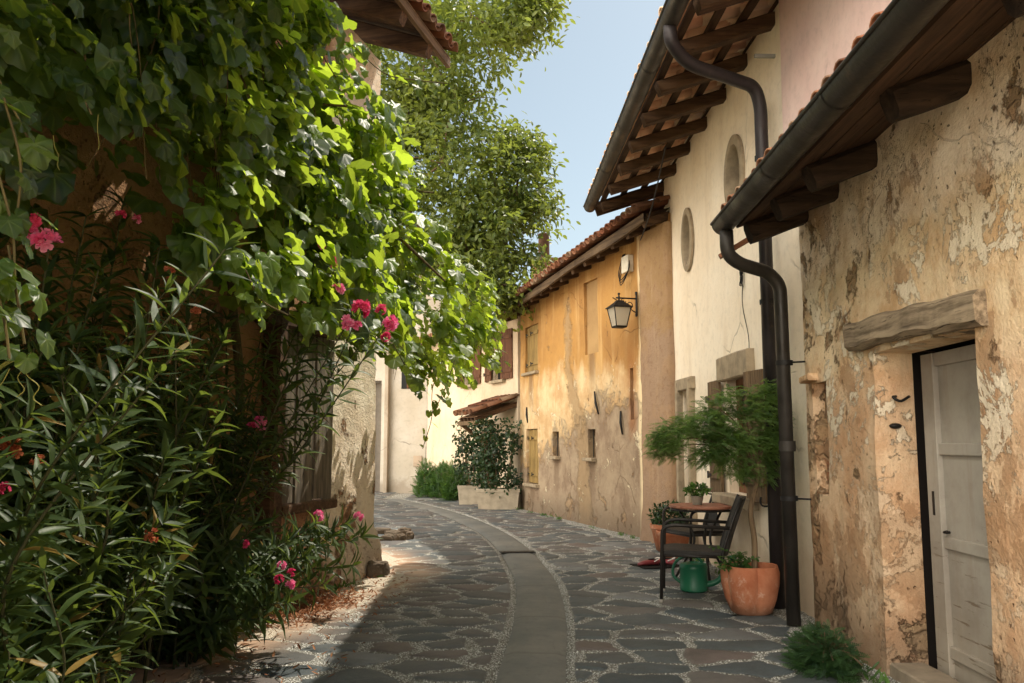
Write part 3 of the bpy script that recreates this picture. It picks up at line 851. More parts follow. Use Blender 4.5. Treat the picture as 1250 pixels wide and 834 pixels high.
for k, (cu, cz, ru, rz_, dep) in enumerate(OV):
    m = MB(); vs, fs, N = [], [], 40
    for i in range(N):
        a = 2 * math.pi * i / N; ca, sa = math.cos(a), math.sin(a)
        for (f, yy) in ((1.42, .0), (1.42, -.03), (1.0, -.035), (.93, -.01), (.93, .17)):
            g_ = f if f > 1.2 else f
            vs.append((cu + (ru + (g_ - 1) * ru) * ca, yy, cz + (rz_ + (g_ - 1) * ru) * sa))
    for i in range(N):
        for q in range(4):
            i2 = (i + 1) % N; fs.append((i * 5 + q, i2 * 5 + q, i2 * 5 + q + 1, i * 5 + q + 1))
    m.add(vs, fs); fo = m.build('window_surround', M['stone'], wh); smooth_by_angle(fo, 40)
    p_ = MB(); pv = [(cu + ru * math.cos(2 * math.pi * i / N), .15, cz + rz_ * math.sin(2 * math.pi * i / N)) for i in range(N)]
    p_.add(pv, [tuple(range(N))[::-1]]); wn = p_.build('window', M['pane'], wh)
    MB().box((cu, .135, cz), (.03, .025, rz_ * 1.9)).box((cu, .136, cz), (ru * 1.9, .022, .03)).build('glazing_bar', M['old_shutter'], wn)
# side door with stone surround
dw = MB(); dw.box((.87, .17, .97), (.47, .04, 2.04)); dd = dw.build('door', wood('grey_door', (120, 106, 90), (150, 136, 116), 2), wh)
MB().box((.87, .148, 1.75), (.36, .012, .44)).build('door_window', M['pane'], dd)
sr_ = MB(); sr_.beam((.55, -.012, -.05), (.55, -.012, 2.16), .15, .09, 10, .006, .12, 1, (1, 0, 0)); sr_.build('door_jamb', M['stone'], wh); sr_ = MB(); sr_.beam((1.19, -.012, -.05), (1.19, -.012, 2.16), .15, .09, 10, .006, .12, 2, (1, 0, 0)); sr_.build('door_jamb', M['stone'], wh); sr_ = MB(); sr_.beam((.46, -.02, 2.12), (1.28, -.02, 2.12), .1, .15, 8, .006, .1, 3)
sr_.build('door_head', M['stone'], wh)
# window with stone head, sill and shutters
sr_ = MB(); sr_.beam((2.52, -.025, 2.16), (3.60, -.025, 2.16), .12, .26, 8, .008, .12, 5); sr_.build('window_head', M['stone'], wh)
sr_ = MB(); sr_.beam((2.46, -.05, .79), (3.58, -.05, .79), .2, .11, 8, .008, .15, 6); sr_.build('window_sill', M['stone'], wh)
wb = MB(); wb.box((3.02, .16, 1.455), (.8, .03, 1.21)); wn = wb.build('window', M['pane'], wh)
fm = MB(); fm.box((2.66, .125, 1.455), (.07, .05, 1.2)); fm.box((3.38, .125, 1.455), (.07, .05, 1.2)); fm.box((3.02, .124, 1.455), (.06, .045, 1.2)); fm.box((3.02, .126, 2.02), (.65, .05, .07)); fm.box((3.02, .126, .89), (.65, .05, .07)); fm.build('window_frame', wood('brown_window_frame', (104, 70, 48), (132, 94, 66), 2), wn)
def shutter(parent, u, y, z, w, h, mat, rot=0, label=None, slats=5):
    m = MB()
    pw = w / slats
    for i in range(slats): m.box((-w / 2 + (i + .5) * pw, 0, 0), (pw - .006, .026, h), None, .002)
    o = m.build('shutter', mat, parent); o.location = (u, y, z); o.rotation_euler = (0, 0, rot); bevel(o, .003)
    for s_ in (1, -1): bevel(MB().box((0, -.022, s_ * h * .34), (w * .96, .02, .07)).build('batten', mat, o), .003)
    for s_ in (1, -1):
        h_ = MB(); h_.box((-w * .34, -.036, s_ * h * .34), (w * .3, .006, .03)); h_.tube([(-w / 2 - .01, -.03, s_ * h * .34 - .04), (-w / 2 - .01, -.03, s_ * h * .34 + .04)], .011, 8); h_.build('hinge', M['iron'], o, False)
    if label: o['label'] = label
    return o
shutter(wh, 2.28, -.045, 1.44, .46, 1.24, M['old_shutter'])
shutter(wh, 3.72, -.06, 1.44, .42, 1.24, M['old_shutter'], .12)
for u in (2.02, 3.9):
    hk = MB(); hk.tube(spline([(u, .01, .80), (u, -.07, .80), (u, -.09, .84), (u, -.085, .88)], 8), .009, 6); hk.build('shutter_stay', M['iron'], wh, True)
# eave: gutter, rafters, battens, tiles seen from below
WE = -1.0; SL_W = math.atan2(.34, 1.03); zw = lambda u: 4.80 + .028 * max(u, -.4)
def rzw(u, y): return zw(u) + (y - WE) * math.tan(SL_W)
u = -.33; k = 0
while u < 8.6:
    m = MB(); m.beam((u, WE + .10, rzw(u, WE + .10) - .05), (u + random.uniform(-.02, .02), 2.2, rzw(u, 2.2) - .03), .14, .13, 12, .008, .12, k); m.build('rafter', M['rafter'], wh); u += .79; k += 1
y = WE + .12
while y < 2.2:
    m = MB()
    for q in range(12): pass
    uu = -.42
    m.beam((-.42, y, rzw(-.42, y) + .055), (8.7, y, rzw(8.7, y) + .055), .075, .035, 30, .006, .15, y); m.build('batten', M['batten'], wh); y += .30
tile_roof('roof_tiles', M['tile_pale'], wh, -.44, 8.7, WE - .03, lambda u: zw(u) + .045, SL_W, 7.0, lift=.05)
vb = MB().beam((-.45, WE + .02, rzw(-.45, WE) - .02), (-.45, 3, rzw(-.45, 3) - .02), .05, .2, 10, .006, .1, 2); vb.build('verge_board', M['rafter'], wh)
g = half_gutter(wh, M['gutter'], -.47, 8.7, WE - .06, lambda u: zw(u) + .03, .088, bands=1.4, n=60)
# downpipe
pth = bend([(4.90, WE - .06, zw(4.9) - .02), (4.90, WE - .06, 4.76), (4.74, WE + .12, 4.64), (4.52, -.22, 4.54), (4.48, -.16, 4.38), (4.46, -.15, .0)], .16, 8)
dp = MB(); dp.tube(pth, .058, 16); po = dp.build('downpipe', M['pipe'], wh, True)
for zz in (3.9, 2.6, 1.2):
    c_ = MB(); c_.lathe([(.07, -.02), (.07, .02)], 18, (4.46, -.15, zz)); c_.tube([(4.46, -.09, zz), (4.46, .02, zz)], .008, 6); c_.build('pipe_clip', M['iron'], po, True)
MB().box((4.45, -.09, 4.86), (.03, .2, .03)).build('iron_bracket', simple('galvanised_bar', (150, 150, 145), .5, .5), wh)

# ---------------------------------------------------------------- the pink house behind the low roof
M['pink'] = plaster_white('pink_plaster', (238, 214, 206), (226, 196, 190), (180, 150, 138), .3, .25, .2)
pk = empty('pink_house', WW.w(4.66, -.03, 0), WW.rz, 'pale pink plastered house front rising behind the low tiled roof', 'house')
wall_mesh('wall', M['pink'], pk, 0, 4.2, 3.5, 5.35, amp=.006, step=.15, seed=5)
ps_ = shell(pk, M['pink'], 0.01, 4.2, 6.0, 2.2); ps_.location.z = 3.1
# ---------------------------------------------------------------- the ochre house
def m_ochre():
    b = NB('ochre_plaster'); x, y, z = b.sep()
    nL = b.noise(.6, 6, .65); nM = b.noise(2.2, 7, .7, loc=(4, 1, 2)); nS = b.noise(8, 6, .7, loc=(1, 8, 3)); nF = b.noise(45, 4, .65)
    st = b.noise(1.0, 6, .66, sc=(3.0, 3.0, .22)); st2 = b.noise(1.0, 5, .7, sc=(7, 7, .4), loc=(3, 0, 0))
    och = b.mix(b.sstep(nL, .38, .62), lin((180, 138, 82)), lin((158, 118, 72)))
    och = b.mix(b.mul(b.sstep(st, .48, .7), .75), och, lin((204, 170, 118)))
    och = b.mix(b.mul(b.sstep(nS, .5, .8), .3), och, lin((178, 122, 62)))
    pale = b.mix(b.sstep(nM, .35, .65), lin((216, 192, 152)), lin((190, 156, 114)))
    pale = b.mix(b.mul(b.sstep(st2, .52, .7), .5), pale, lin((190, 144, 92)))
    grey = b.mix(b.sstep(nM, .35, .68), lin((164, 146, 124)), lin((128, 110, 94)))
    grey = b.mix(b.mul(b.sstep(nS, .5, .72), .5), grey, lin((120, 98, 78)))
    zz = b.add(z, b.add(b.mul(b.sub(nL, .5), 1.6), b.mul(b.sub(st, .5), 1.3)))
    col = b.mix(b.sstep(zz, 2.75, 2.25), och, pale)
    # grey render climbs the wall towards the near end and along the foot
    zg_ = b.add(z, b.add(b.mul(b.sub(nM, .5), 1.8), b.mul(b.sub(nL, .5), 1.2)))
    lim = b.sstep(x, .3, 5.2, 1.0, 2.0)
    gm_ = b.sstep(b.sub(b.add(zg_, b.mul(b.sub(nS, .5), .7)), lim), .16, -.14)
    col = b.mix(b.mul(gm_, .92), col, grey)
    # the old grey patch running down in a crooked band
    bc = b.add(2.86, b.mul(b.sstep(z, 2.9, 1.2), .75)); bx_ = b.sub(b.add(x, b.add(b.mul(b.sub(nM, .5), .8), b.mul(b.sub(nL, .5), .6))), bc)
    bw = b.sstep(z, 3.6, 1.2, .13, .30); bm = b.mul(b.sstep(b.sub(b.add(b.math('ABSOLUTE', bx_), b.mul(b.sub(nS, .5), .35)), bw), .07, -.10), b.sstep(z, 4.2, 3.7))
    col = b.mix(b.mul(bm, .75), col, b.mix(nS, lin((170, 146, 112)), lin((140, 116, 88))))
    # white run-off beside the pier, rust near the slot
    wb_ = b.sub(b.add(x, b.mul(b.sub(st, .5), .3)), 5.93); wm = b.sstep(b.math('ABSOLUTE', wb_), .13, .05)
    col = b.mix(b.mul(wm, .75), col, lin((240, 220, 180)))
    rm = b.mul(b.sstep(b.math('ABSOLUTE', b.sub(b.add(x, b.mul(b.sub(nS, .5), .15)), 5.62)), .22, .04), b.mul(b.sstep(z, 1.3, 1.7), b.sstep(z, 3.1, 2.3)))
    col = b.mix(b.mul(rm, .6), col, lin((150, 96, 56)))
    sk = None
    for (su, sz) in ((2.2, 1.12), (3.97, 1.12), (.82, .55), (.77, 2.8), (4.02, 2.9)):
        m_ = b.mul(b.sstep(b.math('ABSOLUTE', b.sub(b.add(x, b.mul(b.sub(nS, .5), .12)), su)), .22, .06), b.mul(b.sstep(z, sz - 1.0, sz - .1), b.sstep(z, sz + .02, sz - .03)))
        sk = m_ if sk is None else b.mx(sk, m_)
    col = b.mix(b.mul(sk, .6), col, lin((112, 92, 74)))
    pn = b.noise(1.7, 9, .72, loc=(2, 0, 7), dist=.2); pm_in = b.add(pn, b.mul(b.sstep(z, 1.0, .1), .07)); pm = b.sstep(pm_in, .625, .645)
    bcx, bf = brick_under(b, b.warp(.09, 4), (150, 112, 84)); col = b.mix(b.mul(pm, .85), col, bcx)
    fl = b.noise(2.4, 9, .74, loc=(6, 2, 9), dist=.3); flm = b.mul(b.sstep(fl, .60, .618), b.sstep(z, 3.2, 2.0)); col = b.mix(b.mul(flm, .7), col, lin((242, 226, 192)))
    foot = b.sstep(b.add(z, b.mul(b.sub(nM, .5), .7)), .55, .0); col = b.mix(b.mul(foot, .65), col, lin((104, 90, 76)))
    w_ = b.warp(.35, 1.8); cr = b.vor(.6, 'DISTANCE_TO_EDGE', vec=w_); cm = b.mul(b.sstep(cr, .005, .0015), b.sstep(nL, .5, .6)); col = b.mix(b.mul(cm, .45), col, lin((110, 82, 58)))
    h = b.add(b.mul(nM, .5), b.mul(nS, .45)); h = b.add(h, b.mul(nF, .2)); h = b.sub(h, b.mul(pm, 1.5)); h = b.sub(h, b.mul(gm_, .9)); h = b.sub(h, b.mul(bm, .7)); h = b.add(h, b.mul(flm, .4)); h = b.sub(h, b.mul(cm, .5))
    return b.fin(col, .94, b.bump(h, .8, .035), .1)
M['ochre'] = m_ochre()
yh = empty('ochre_house', YW.o, YW.rz, 'ochre yellow plaster house with shuttered windows and a sagging tiled roof', 'house')
zy = lambda u: 4.02 + (4.42 - 4.02) * min(1, max(-.1, u / 6.9)) ** .8 if u > 0 else 4.02
wall_mesh('wall', M['ochre'], yh, 0, 6.93, -.1, 4.6, rects=[(.36, 1.18, 2.82, 3.78, .12), (.46, 1.18, .55, 1.65, .12), (2.02, 2.38, 1.12, 1.58, .25), (3.80, 4.14, 1.12, 1.60, .25), (3.72, 4.32, 2.88, 4.14, .05), (5.55, 5.67, 1.72, 2.5, .07)], amp=.022, step=.09, seed=9, top=lambda u: zy(u) + .16)
shell(yh, M['ochre'], 0, 6.93, 6.5, 4.1)
# pier at the near end
def m_pier():
    b = NB('pier_plaster'); x, y, z = b.sep(); nM = b.noise(1.6, 7, .7); nS = b.noise(9, 6, .7); nF = b.noise(40, 4, .65)
    st = b.noise(1.0, 5, .66, sc=(4, 4, .35))
    col = b.mix(b.sstep(b.add(z, b.mul(b.sub(nM, .5), 2.2)), 2.7, 3.1), b.mix(nM, lin((176, 148, 122)), lin((146, 122, 102))), lin((164, 134, 98)))
    col = b.mix(b.mul(b.sstep(nM, .47, .6), .7), col, lin((172, 142, 112)))
    col = b.mix(b.mul(b.sstep(nS, .5, .7), .45), col, lin((126, 96, 74)))
    col = b.mix(b.mul(b.sstep(st, .52, .72), .4), col, lin((214, 190, 156)))
    col = b.mix(b.mul(b.sstep(b.add(z, b.mul(b.sub(nS, .5), 1.0)), .9, .1), .55), col, lin((118, 98, 82)))
    return b.fin(col, .95, b.bump(b.add(b.add(nM, b.mul(nS, .8)), b.mul(nF, .5)), .9, .03), .1)
pr = MB(); vs, fs = [], []; nu_, nz_ = 8, 48
prof = [(6.05, .03), (6.06, -.06), (6.10, -.085)] + [(6.1 + .8 * i / nu_, -.09) for i in range(1, nu_)] + [(6.93, -.088), (6.97, -.05), (6.97, .4)]
for j in range(nz_ + 1):
    z = 4.46 * j / nz_ - .02
    for (u, y) in prof:
        n = mnoise.noise_vector(Vector((u * 2.3, z * 1.4, 7))) * .025 + mnoise.noise_vector(Vector((u * 7, z * 6, 3))) * .012
        vs.append((u + n.x * (1 if y > -.3 else 0), y + n.y - .05 * max(0, (1.0 - z)) ** 2, z))
P_ = len(prof)
for j in range(nz_):
    for k in range(P_ - 1): fs.append((j * P_ + k, j * P_ + k + 1, (j + 1) * P_ + k + 1, (j + 1) * P_ + k))
pr.add(vs, fs); smooth_by_angle(pr.build('pier', m_pier(), yh), 60)
M['green_shutter'] = wood('ochre_shutter_wood', (128, 104, 62), (160, 134, 84), 2, 1, .8)
for (a, b_, c, d) in ((.36, 1.18, 2.82, 3.78), (.46, 1.18, .55, 1.65)):
    wn = MB().box(((a + b_) / 2, .105, (c + d) / 2), (b_ - a, .02, d - c)).build('window', M['void'], yh)
    w2 = (b_ - a) / 2 - .02
    for s_ in (-1, 1): shutter(wn, (a + b_) / 2 + s_ * (w2 / 2 + .005), .045 - (.02 if s_ > 0 else 0), (c + d) / 2, w2, d - c - .03, M['green_shutter'], .05 * s_, slats=4)
    MB().beam((a - .06, -.015, c - .035), (b_ + .06, -.015, c - .035), .13, .06, 6, .005, .15, a).build('window_sill', M['stone'], yh)
for (a, b_, c, d) in ((2.02, 2.38, 1.12, 1.58), (3.80, 4.14, 1.12, 1.60)):
    wn = MB().box(((a + b_) / 2, .235, (c + d) / 2), (b_ - a, .02, d - c)).build('window', M['pane'], yh)
    f_ = MB(); f_.box((a + .025, .19, (c + d) / 2), (.05, .04, d - c)); f_.box((b_ - .025, .19, (c + d) / 2), (.05, .04, d - c)); f_.box(((a + b_) / 2, .191, d - .025), (b_ - a - .102, .04, .05)); f_.box(((a + b_) / 2, .191, c + .025), (b_ - a - .102, .04, .05)); f_.build('window_frame', M['old_shutter'], wn)
    for q in (1, 2): MB().tube([(a + (b_ - a) * q / 3, .06, c), (a + (b_ - a) * q / 3, .06, d)], .008, 6).build('window_bar', M['iron'], wn)
    MB().beam((a - .05, -.02, c - .03), (b_ + .05, -.02, c - .03), .14, .055, 5, .006, .15, a + 1).build('window_sill', M['stone'], yh)
bw_ = MB(); bw_.box((4.02, .06, 3.51), (.6, .03, 1.28)); bw_.build('blocked_window', plaster_white('blocked_window_render', (176, 144, 100), (152, 122, 84), (120, 96, 66), 0, .4, .5), yh)
MB().box((5.61, .075, 2.11), (.12, .02, .79)).build('rusty_slot', simple('rust_slot', (104, 62, 36), .9, .1, 6, .6, .5), yh)
for (u0, z0, u1, z1) in ((4.20, 2.22, 4.36, 1.84), (.54, 2.1, .60, 1.78), (5.24, 1.86, 5.30, 1.5)):
    m = MB(); m.tube([(u0, -.03, z0), ((u0 + u1) / 2, -.045, (z0 + z1) / 2), (u1, -.03, z1)], [.014, .022, .014], 8); m.build('wall_tie', M['iron'], yh, True)
# meter box and loops of cable under the eave
bx_ = bevel(MB().box((5.62, -.05, 4.10), (.24, .1, .26)).build('junction_box', simple('box_plastic', (214, 206, 188), .6, .4), yh), .01)
cb = MB()
for q in range(3):
    cb.tube(spline([(5.4 + .04 * q, -.02, 4.3), (5.40 + .03 * q, -.1, 4.0 - .05 * q), (5.58, -.14, 3.86 - .04 * q), (5.78 - .03 * q, -.1, 4.0 - .03 * q), (5.7, -.06, 4.2)], 18), .008, 6)
cb.build('cable_loop', M['iron'], yh, True)
# roof
YE = -.38; SL_Y = R(19)
def zyr(u, y): return zy(u) + .06 + (y - YE) * math.tan(SL_Y)
u = .1; k = 0
while u < 6.9:
    m = MB(); m.beam((u, YE + .03, zyr(u, YE) - .05), (u, 1.4, zyr(u, 1.4) - .05), .11, .13, 8, .008, .14, k); m.build('rafter', M['rafter'], yh); u += .56; k += 1
m = MB(); n_ = 24
for (ya, yb, dz) in ((YE - .02, YE + .03, .0),):
    for i in range(n_):
        ua, ub = -.12 + 7.05 * i / n_, -.12 + 7.05 * (i + 1) / n_
        m.add([(ua, ya, zyr(ua, ya) - .055 + .02 * math.sin(ua * 1.9)), (ub, ya, zyr(ub, ya) - .055 + .02 * math.sin(ub * 1.9)), (ub, ya, zyr(ub, ya) + .07), (ua, ya, zyr(ua, ya) + .07), (ua, yb, zyr(ua, ya) - .055 + .02 * math.sin(ua * 1.9)), (ub, yb, zyr(ub, ya) - .055 + .02 * math.sin(ub * 1.9)), (ub, yb, zyr(ub, ya) + .07), (ua, yb, zyr(ua, ya) + .07)], [(0, 1, 2, 3), (0, 4, 5, 1), (3, 2, 6, 7), (4, 7, 6, 5)])
m.build('fascia_board', wood('fascia_wood', (70, 56, 44), (104, 86, 66), 0), yh)
m = MB(); vs, fs = [], []
for i in range(n_ + 1):
    u = -.12 + 7.05 * i / n_
    for y in (YE, 1.0, 3.2):
        vs.append((u, y, zyr(u, y) + .045))
for i in range(n_):
    for k in range(2): fs.append((i * 3 + k, (i + 1) * 3 + k, (i + 1) * 3 + k + 1, i * 3 + k + 1))
m.add(vs, fs); m.build('roof_boards', M['soffit'], yh)
M['tile_dark'] = roof_tile('dark_clay_tiles', .5)
tile_roof('roof_tiles', M['tile_dark'], yh, -.14, 6.95, YE - .08, lambda u: zy(u) + .085, SL_Y, 5.2, pitch=.2)
tile_ridge = None
ch = MB(); cu = 2.2
def chimney(parent, x, y, z0):
    m = MB(); m.box((x, y, z0 + .35), (.55, .5, .9)); o = bevel(m.build('chimney', M['brick'], parent), .01)
    c_ = MB(); c_.box((x, y, z0 + .84), (.66, .6, .08)); bevel(c_.build('chimney_cap', M['brick'], o), .01)
    f_ = MB(); f_.lathe([(.0, 0), (.15, 0), (.14, .62), (.15, .66), (.12, .68), (.11, .3), (0, .3)], 16, (x, y, z0 + .88)); smooth_by_angle(f_.build('chimney_pipe', M['rust'], o), 40)
def m_brick():
    b = NB('chimney_brick'); c, f = brick_under(b, b.warp(.03, 5), (156, 96, 70)); return b.fin(c, .92, b.bump(f, -.6, .02), .1)
M['brick'] = m_brick(); M['rust'] = simple('flue_pipe', (112, 84, 66), .8, .3, 5, .5)
cu_, cz_ = YW.hit(664, 330, 1.6)
chimney(yh, cu_, 1.6, cz_ - .6)

# street lantern on its bracket
lu, lz = YW.hit(779, 372, -.02)
lamp = empty('wall_lantern', YW.w(5.88, -.02, 3.44), YW.rz, 'black iron street lantern on a scrolled bracket fixed to the ochre wall', 'lantern')
m = MB(); m.box((0, -.012, 0), (.06, .025, .44)); m.box((0, -.02, .2), (.045, .03, .06)); m.box((0, -.02, -.2), (.045, .03, .06)); bevel(m.build('back_plate', M['iron'], lamp), .006)
m = MB(); AO = -.37
m.tube([(0, -.02, .10), (0, AO - .06, .10)], .015, 8)
sp = [(0, -.16 + .095 * (1 - t * .8) * math.cos(t * 9 + 2.4), -.02 + .095 * (1 - t * .8) * math.sin(t * 9 + 2.4)) for t in np.linspace(0, 1, 26)]
m.tube(sp, .009, 7)
sp = [(0, -.29 + .05 * (1 - t * .8) * math.cos(t * 8 + 1.2), .035 + .055 * (1 - t * .8) * math.sin(t * 8 + 1.2)) for t in np.linspace(0, 1, 22)]
m.tube(sp, .008, 7); m.tube(spline([(0, -.02, -.16), (0, -.10, -.12), (0, -.26, -.01), (0, -.4, .05), (0, -.5, .1)], 16), .010, 7)
m.build('bracket', M['iron'], lamp, True)
def sq(m, z0, w0, z1, w1, cap0=False, cap1=False, c=(0, AO)):
    vs = [(c[0] + sx_ * w, c[1] + sy_ * w, z) for (z, w) in ((z0, w0), (z1, w1)) for (sx_, sy_) in ((-1, -1), (1, -1), (1, 1), (-1, 1))]
    fs = [(k, (k + 1) % 4, 4 + (k + 1) % 4, 4 + k) for k in range(4)]
    if cap0: fs.append((3, 2, 1, 0))
    if cap1: fs.append((4, 5, 6, 7))
    m.add(vs, fs)
m = MB(); m.tube([(0, AO, .14), (0, AO, .02)], .018, 8); m.lathe([(0, .17), (.02, .16), (.028, .14), (.012, .12), (.012, .10)], 12, (0, AO, .03)); m.build('finial', M['iron'], lamp, True)
m = MB(); sq(m, -.07, .185, .02, .075, True); sq(m, .02, .075, .05, .05, False, True); sq(m, -.09, .195, -.07, .195, True, True); rf = m.build('lamp_roof', M['iron'], lamp)
m = MB(); zt, zb, wt, wb2 = -.092, -.42, .165, .105
for (sx_, sy_) in ((-1, -1), (1, -1), (1, 1), (-1, 1)):
    m.tube([(sx_ * wt, AO + sy_ * wt, zt), (sx_ * wb2, AO + sy_ * wb2, zb)], .011, 6)
sq(m, zb - .03, wb2 * .95, zb, wb2 * 1.12, True, True); m.build('lamp_frame', M['iron'], lamp); lamp.scale = (.8, .8, .82)
def m_glass():
    b = NB('frosted_glass'); n = b.noise(6, 3, .6); col = b.mix(n, lin((232, 226, 212)), lin((206, 198, 182)))
    m_ = b.fin(col, .25, None, .5); tr = b.n('ShaderNodeBsdfTranslucent'); tr.inputs[0].default_value = lin((236, 230, 214)); mx = b.n('ShaderNodeMixShader'); mx.inputs[0].default_value = .55
    b.t.links.new(b.b.outputs[0], mx.inputs[1]); b.t.links.new(tr.outputs[0], mx.inputs[2]); b.t.links.new(mx.outputs[0], b.o.inputs[0]); return m_
M['lampglass'] = m_glass()
for k in range(4):
    sx_ = [(-1, -1), (1, -1), (1, 1), (-1, 1)]; a, b_ = sx_[k], sx_[(k + 1) % 4]; e = .98
    MB().add([(a[0] * wb2 * e, AO + a[1] * wb2 * e, zb), (b_[0] * wb2 * e, AO + b_[1] * wb2 * e, zb), (b_[0] * wt * e, AO + b_[1] * wt * e, zt), (a[0] * wt * e, AO + a[1] * wt * e, zt)], [(0, 1, 2, 3)]).build('lamp_pane', M['lampglass'], lamp)

# ---------------------------------------------------------------- far cream house round the bend
M['pale'] = plaster_white('pale_plaster', (216, 200, 176), (204, 184, 158), (166, 146, 120), .8, .25, .25)
M['brown_shutter'] = wood('brown_shutter_wood', (84, 54, 38), (112, 76, 54), 2, 1, .7)
ch_ = empty('pale_house', CW.o, CW.rz, 'pale cream house round the bend with brown shutters and a small tiled lean-to', 'house')
wall_mesh('wall', M['pale'], ch_, 0, 6.05, -.1, 4.1, rects=[(4.75, 5.3, 2.78, 3.86, .12), (2.9, 3.4, 2.78, 3.86, .12), (3.9, 4.7, -.1, 1.9, .3)], amp=.015, step=.14, seed=15)
shell(ch_, M['pale'], 0, 6.05, 6, 4.0)
for a in (4.75, 2.9):
    wn = MB().box((a + .275, .10, 3.32), (.6, .02, 1.08)).build('window', M['pane'], ch_)
    MB().box((a + .275, .085, 3.32), (.04, .02, 1.06)).build('glazing_bar', M['brown_shutter'], wn)
    shutter(wn, a - .26, -.05, 3.32, .5, 1.1, M['brown_shutter'], -.12); shutter(wn, a + .80, -.05, 3.32, .5, 1.1, M['brown_shutter'], .12)
    MB().beam((a - .08, -.02, 2.74), (a + .66, -.02, 2.74), .16, .07, 5, .004, .12, a).build('window_sill', M['stone'], ch_)
MB().box((4.3, .26, .95), (.8, .03, 1.9)).build('door', M['brown_shutter'], ch_)
# lean-to canopy
CE = -.95
cu0, cz0 = CW.hit(560, 514, CE); CZ = cz0
m = MB()
cn = MB()
for k, uu in enumerate(np.linspace(cu0 + .12, 5.95, 5)):
    cn = MB().beam((uu, CE, CZ), (uu, .1, CZ + .38), .07, .10, 5, .004, .12, k); cn.build('canopy_rafter', M['rafter'], ch_)
MB().add([(cu0, CE - .02, CZ + .055), (6.0, CE - .02, CZ + .055), (6.0, .05, CZ + .41), (cu0, .05, CZ + .41)], [(0, 1, 2, 3)]).build('canopy_boards', wood('canopy_boarding', (150, 112, 84), (186, 150, 118), 0), ch_)
tile_roof('canopy_tiles', M['tile_dark'], ch_, cu0, 6.0, CE - .06, lambda u: CZ + .045, math.atan2(.38, 1.05), 1.1, pitch=.2)
MB().beam((cu0, CE + .02, CZ - .06), (6.0, CE + .02, CZ - .06), .08, .09, 8, .004, .12, 3).build('canopy_beam', M['fascia'] if 'fascia' in M else M['old_shutter'], ch_)
MB().beam((cu0 + .05, CE + .05, CZ - .08), (cu0 + .05, .0, CZ - .75), .07, .07, 6, .004, .12, 3).build('canopy_brace', M['old_shutter'], ch_)
CEV = -.4
tile_roof('roof_tiles', M['tile'], ch_, -.2, 6.2, CEV - .06, lambda u: 4.02, R(19), 5.0, pitch=.21)
for k, uu in enumerate(np.arange(0, 6.1, .6)):
    MB().beam((uu, CEV, 3.97), (uu, 1.2, 3.97 + 1.6 * math.tan(R(19))), .1, .12, 5, .006, .12, k).build('rafter', M['rafter'], ch_)

# ---------------------------------------------------------------- white house closing the street
M['white'] = plaster_white('white_roughcast', (196, 190, 180), (182, 174, 160), (146, 134, 118), .5, .3, .5)
eh = empty('white_house', EW.o, EW.rz, 'white roughcast house front closing the far end of the street', 'house')
wu = lambda px, py: EW.hit(px, py)
wall_mesh('wall', M['white'], eh, 0, EW.len + .3, -.1, 6.2, rects=[(3.45, 3.85, -.05, 3.1, .3)], amp=.03, step=.13, seed=21)
shell(eh, M['white'], 0, EW.len + .3, 6, 6.1)
MB().box((3.65, .28, 1.5), (.4, .03, 3.1)).build('door', simple('grey_door_paint', (126, 118, 108), .7), eh)
m = MB(); m.beam((4.02, -.03, -.05), (4.02, -.03, 5.9), .3, .10, 16, .008, .06, 3, (1, 0, 0)); m.build('pilaster', plaster_white('grey_pilaster', (176, 164, 148), (160, 148, 132), (130, 116, 100), .3, .3, .2), eh)
u_, z_ = EW.hit(498, 466); wn = MB().box((u_, .004, z_ + .25), (.36, .05, .9)).build('window', M['pane'], eh); MB().box((u_, -.03, z_ + .25), (.05, .02, .88)).build('glazing_bar', M['brown_shutter'], wn)
u_, z_ = EW.hit(510, 563); bevel(MB().box((u_, -.04, z_), (.24, .05, .3)).build('meter_box', simple('meter_box_grey', (176, 158, 138), .6), eh), .01)
tile_roof('roof_tiles', M['tile'], eh, -.2, EW.len + .5, -.5, lambda u: 6.1, R(19), 4.5)

# ---------------------------------------------------------------- the house under the vine
def m_left():
    b = NB('vine_house_plaster'); x, y, z = b.sep(); nL = b.noise(.8, 6, .65); nM = b.noise(2.4, 7, .7, loc=(4, 1, 2)); nS = b.noise(10, 6, .7, loc=(1, 8, 3)); nF = b.noise(50, 4, .65)
    pit = b.vor(26, 'F1'); pm_ = b.mul(b.sstep(pit, .26, .12), b.sstep(b.noise(2, 4, .6, loc=(0, 3, 3)), .46, .6))
    pale = b.mix(b.sstep(nM, .35, .65), lin((246, 234, 214)), lin((232, 214, 190)))
    tan_ = b.mix(b.sstep(nM, .35, .65), lin((178, 138, 104)), lin((150, 112, 82)))
    m1 = b.sstep(b.add(x, b.mul(b.sub(nL, .5), .9)), 8.1, 8.5)
    col = b.mix(m1, tan_, pale)
    col = b.mix(b.mul(b.sstep(nS, .5, .75), .35), col, lin((140, 108, 80)))
    pn = b.noise(1.6, 9, .72, loc=(2, 0, 7), dist=.25); low = b.sstep(z, 1.5, .3); pm_in = b.add(pn, b.mul(low, .10)); pl = b.sstep(pm_in, .60, .63)
    rub = b.mix(b.sstep(nS, .4, .65), lin((176, 140, 106)), lin((120, 88, 66))); col = b.mix(pl, col, rub)
    col = b.mix(b.mul(pm_, .6), col, lin((112, 86, 64)))
    col = b.mix(b.mul(b.sstep(b.add(z, b.mul(b.sub(nM, .5), .6)), .7, .1), .5), col, lin((138, 110, 88)))
    h = b.add(b.mul(nM, .6), b.mul(nS, .7)); h = b.add(h, b.mul(nF, .3)); h = b.sub(h, b.mul(pl, .9)); h = b.sub(h, b.mul(pm_, .5))
    return b.fin(col, .95, b.bump(h, 1.0, .045), .1)
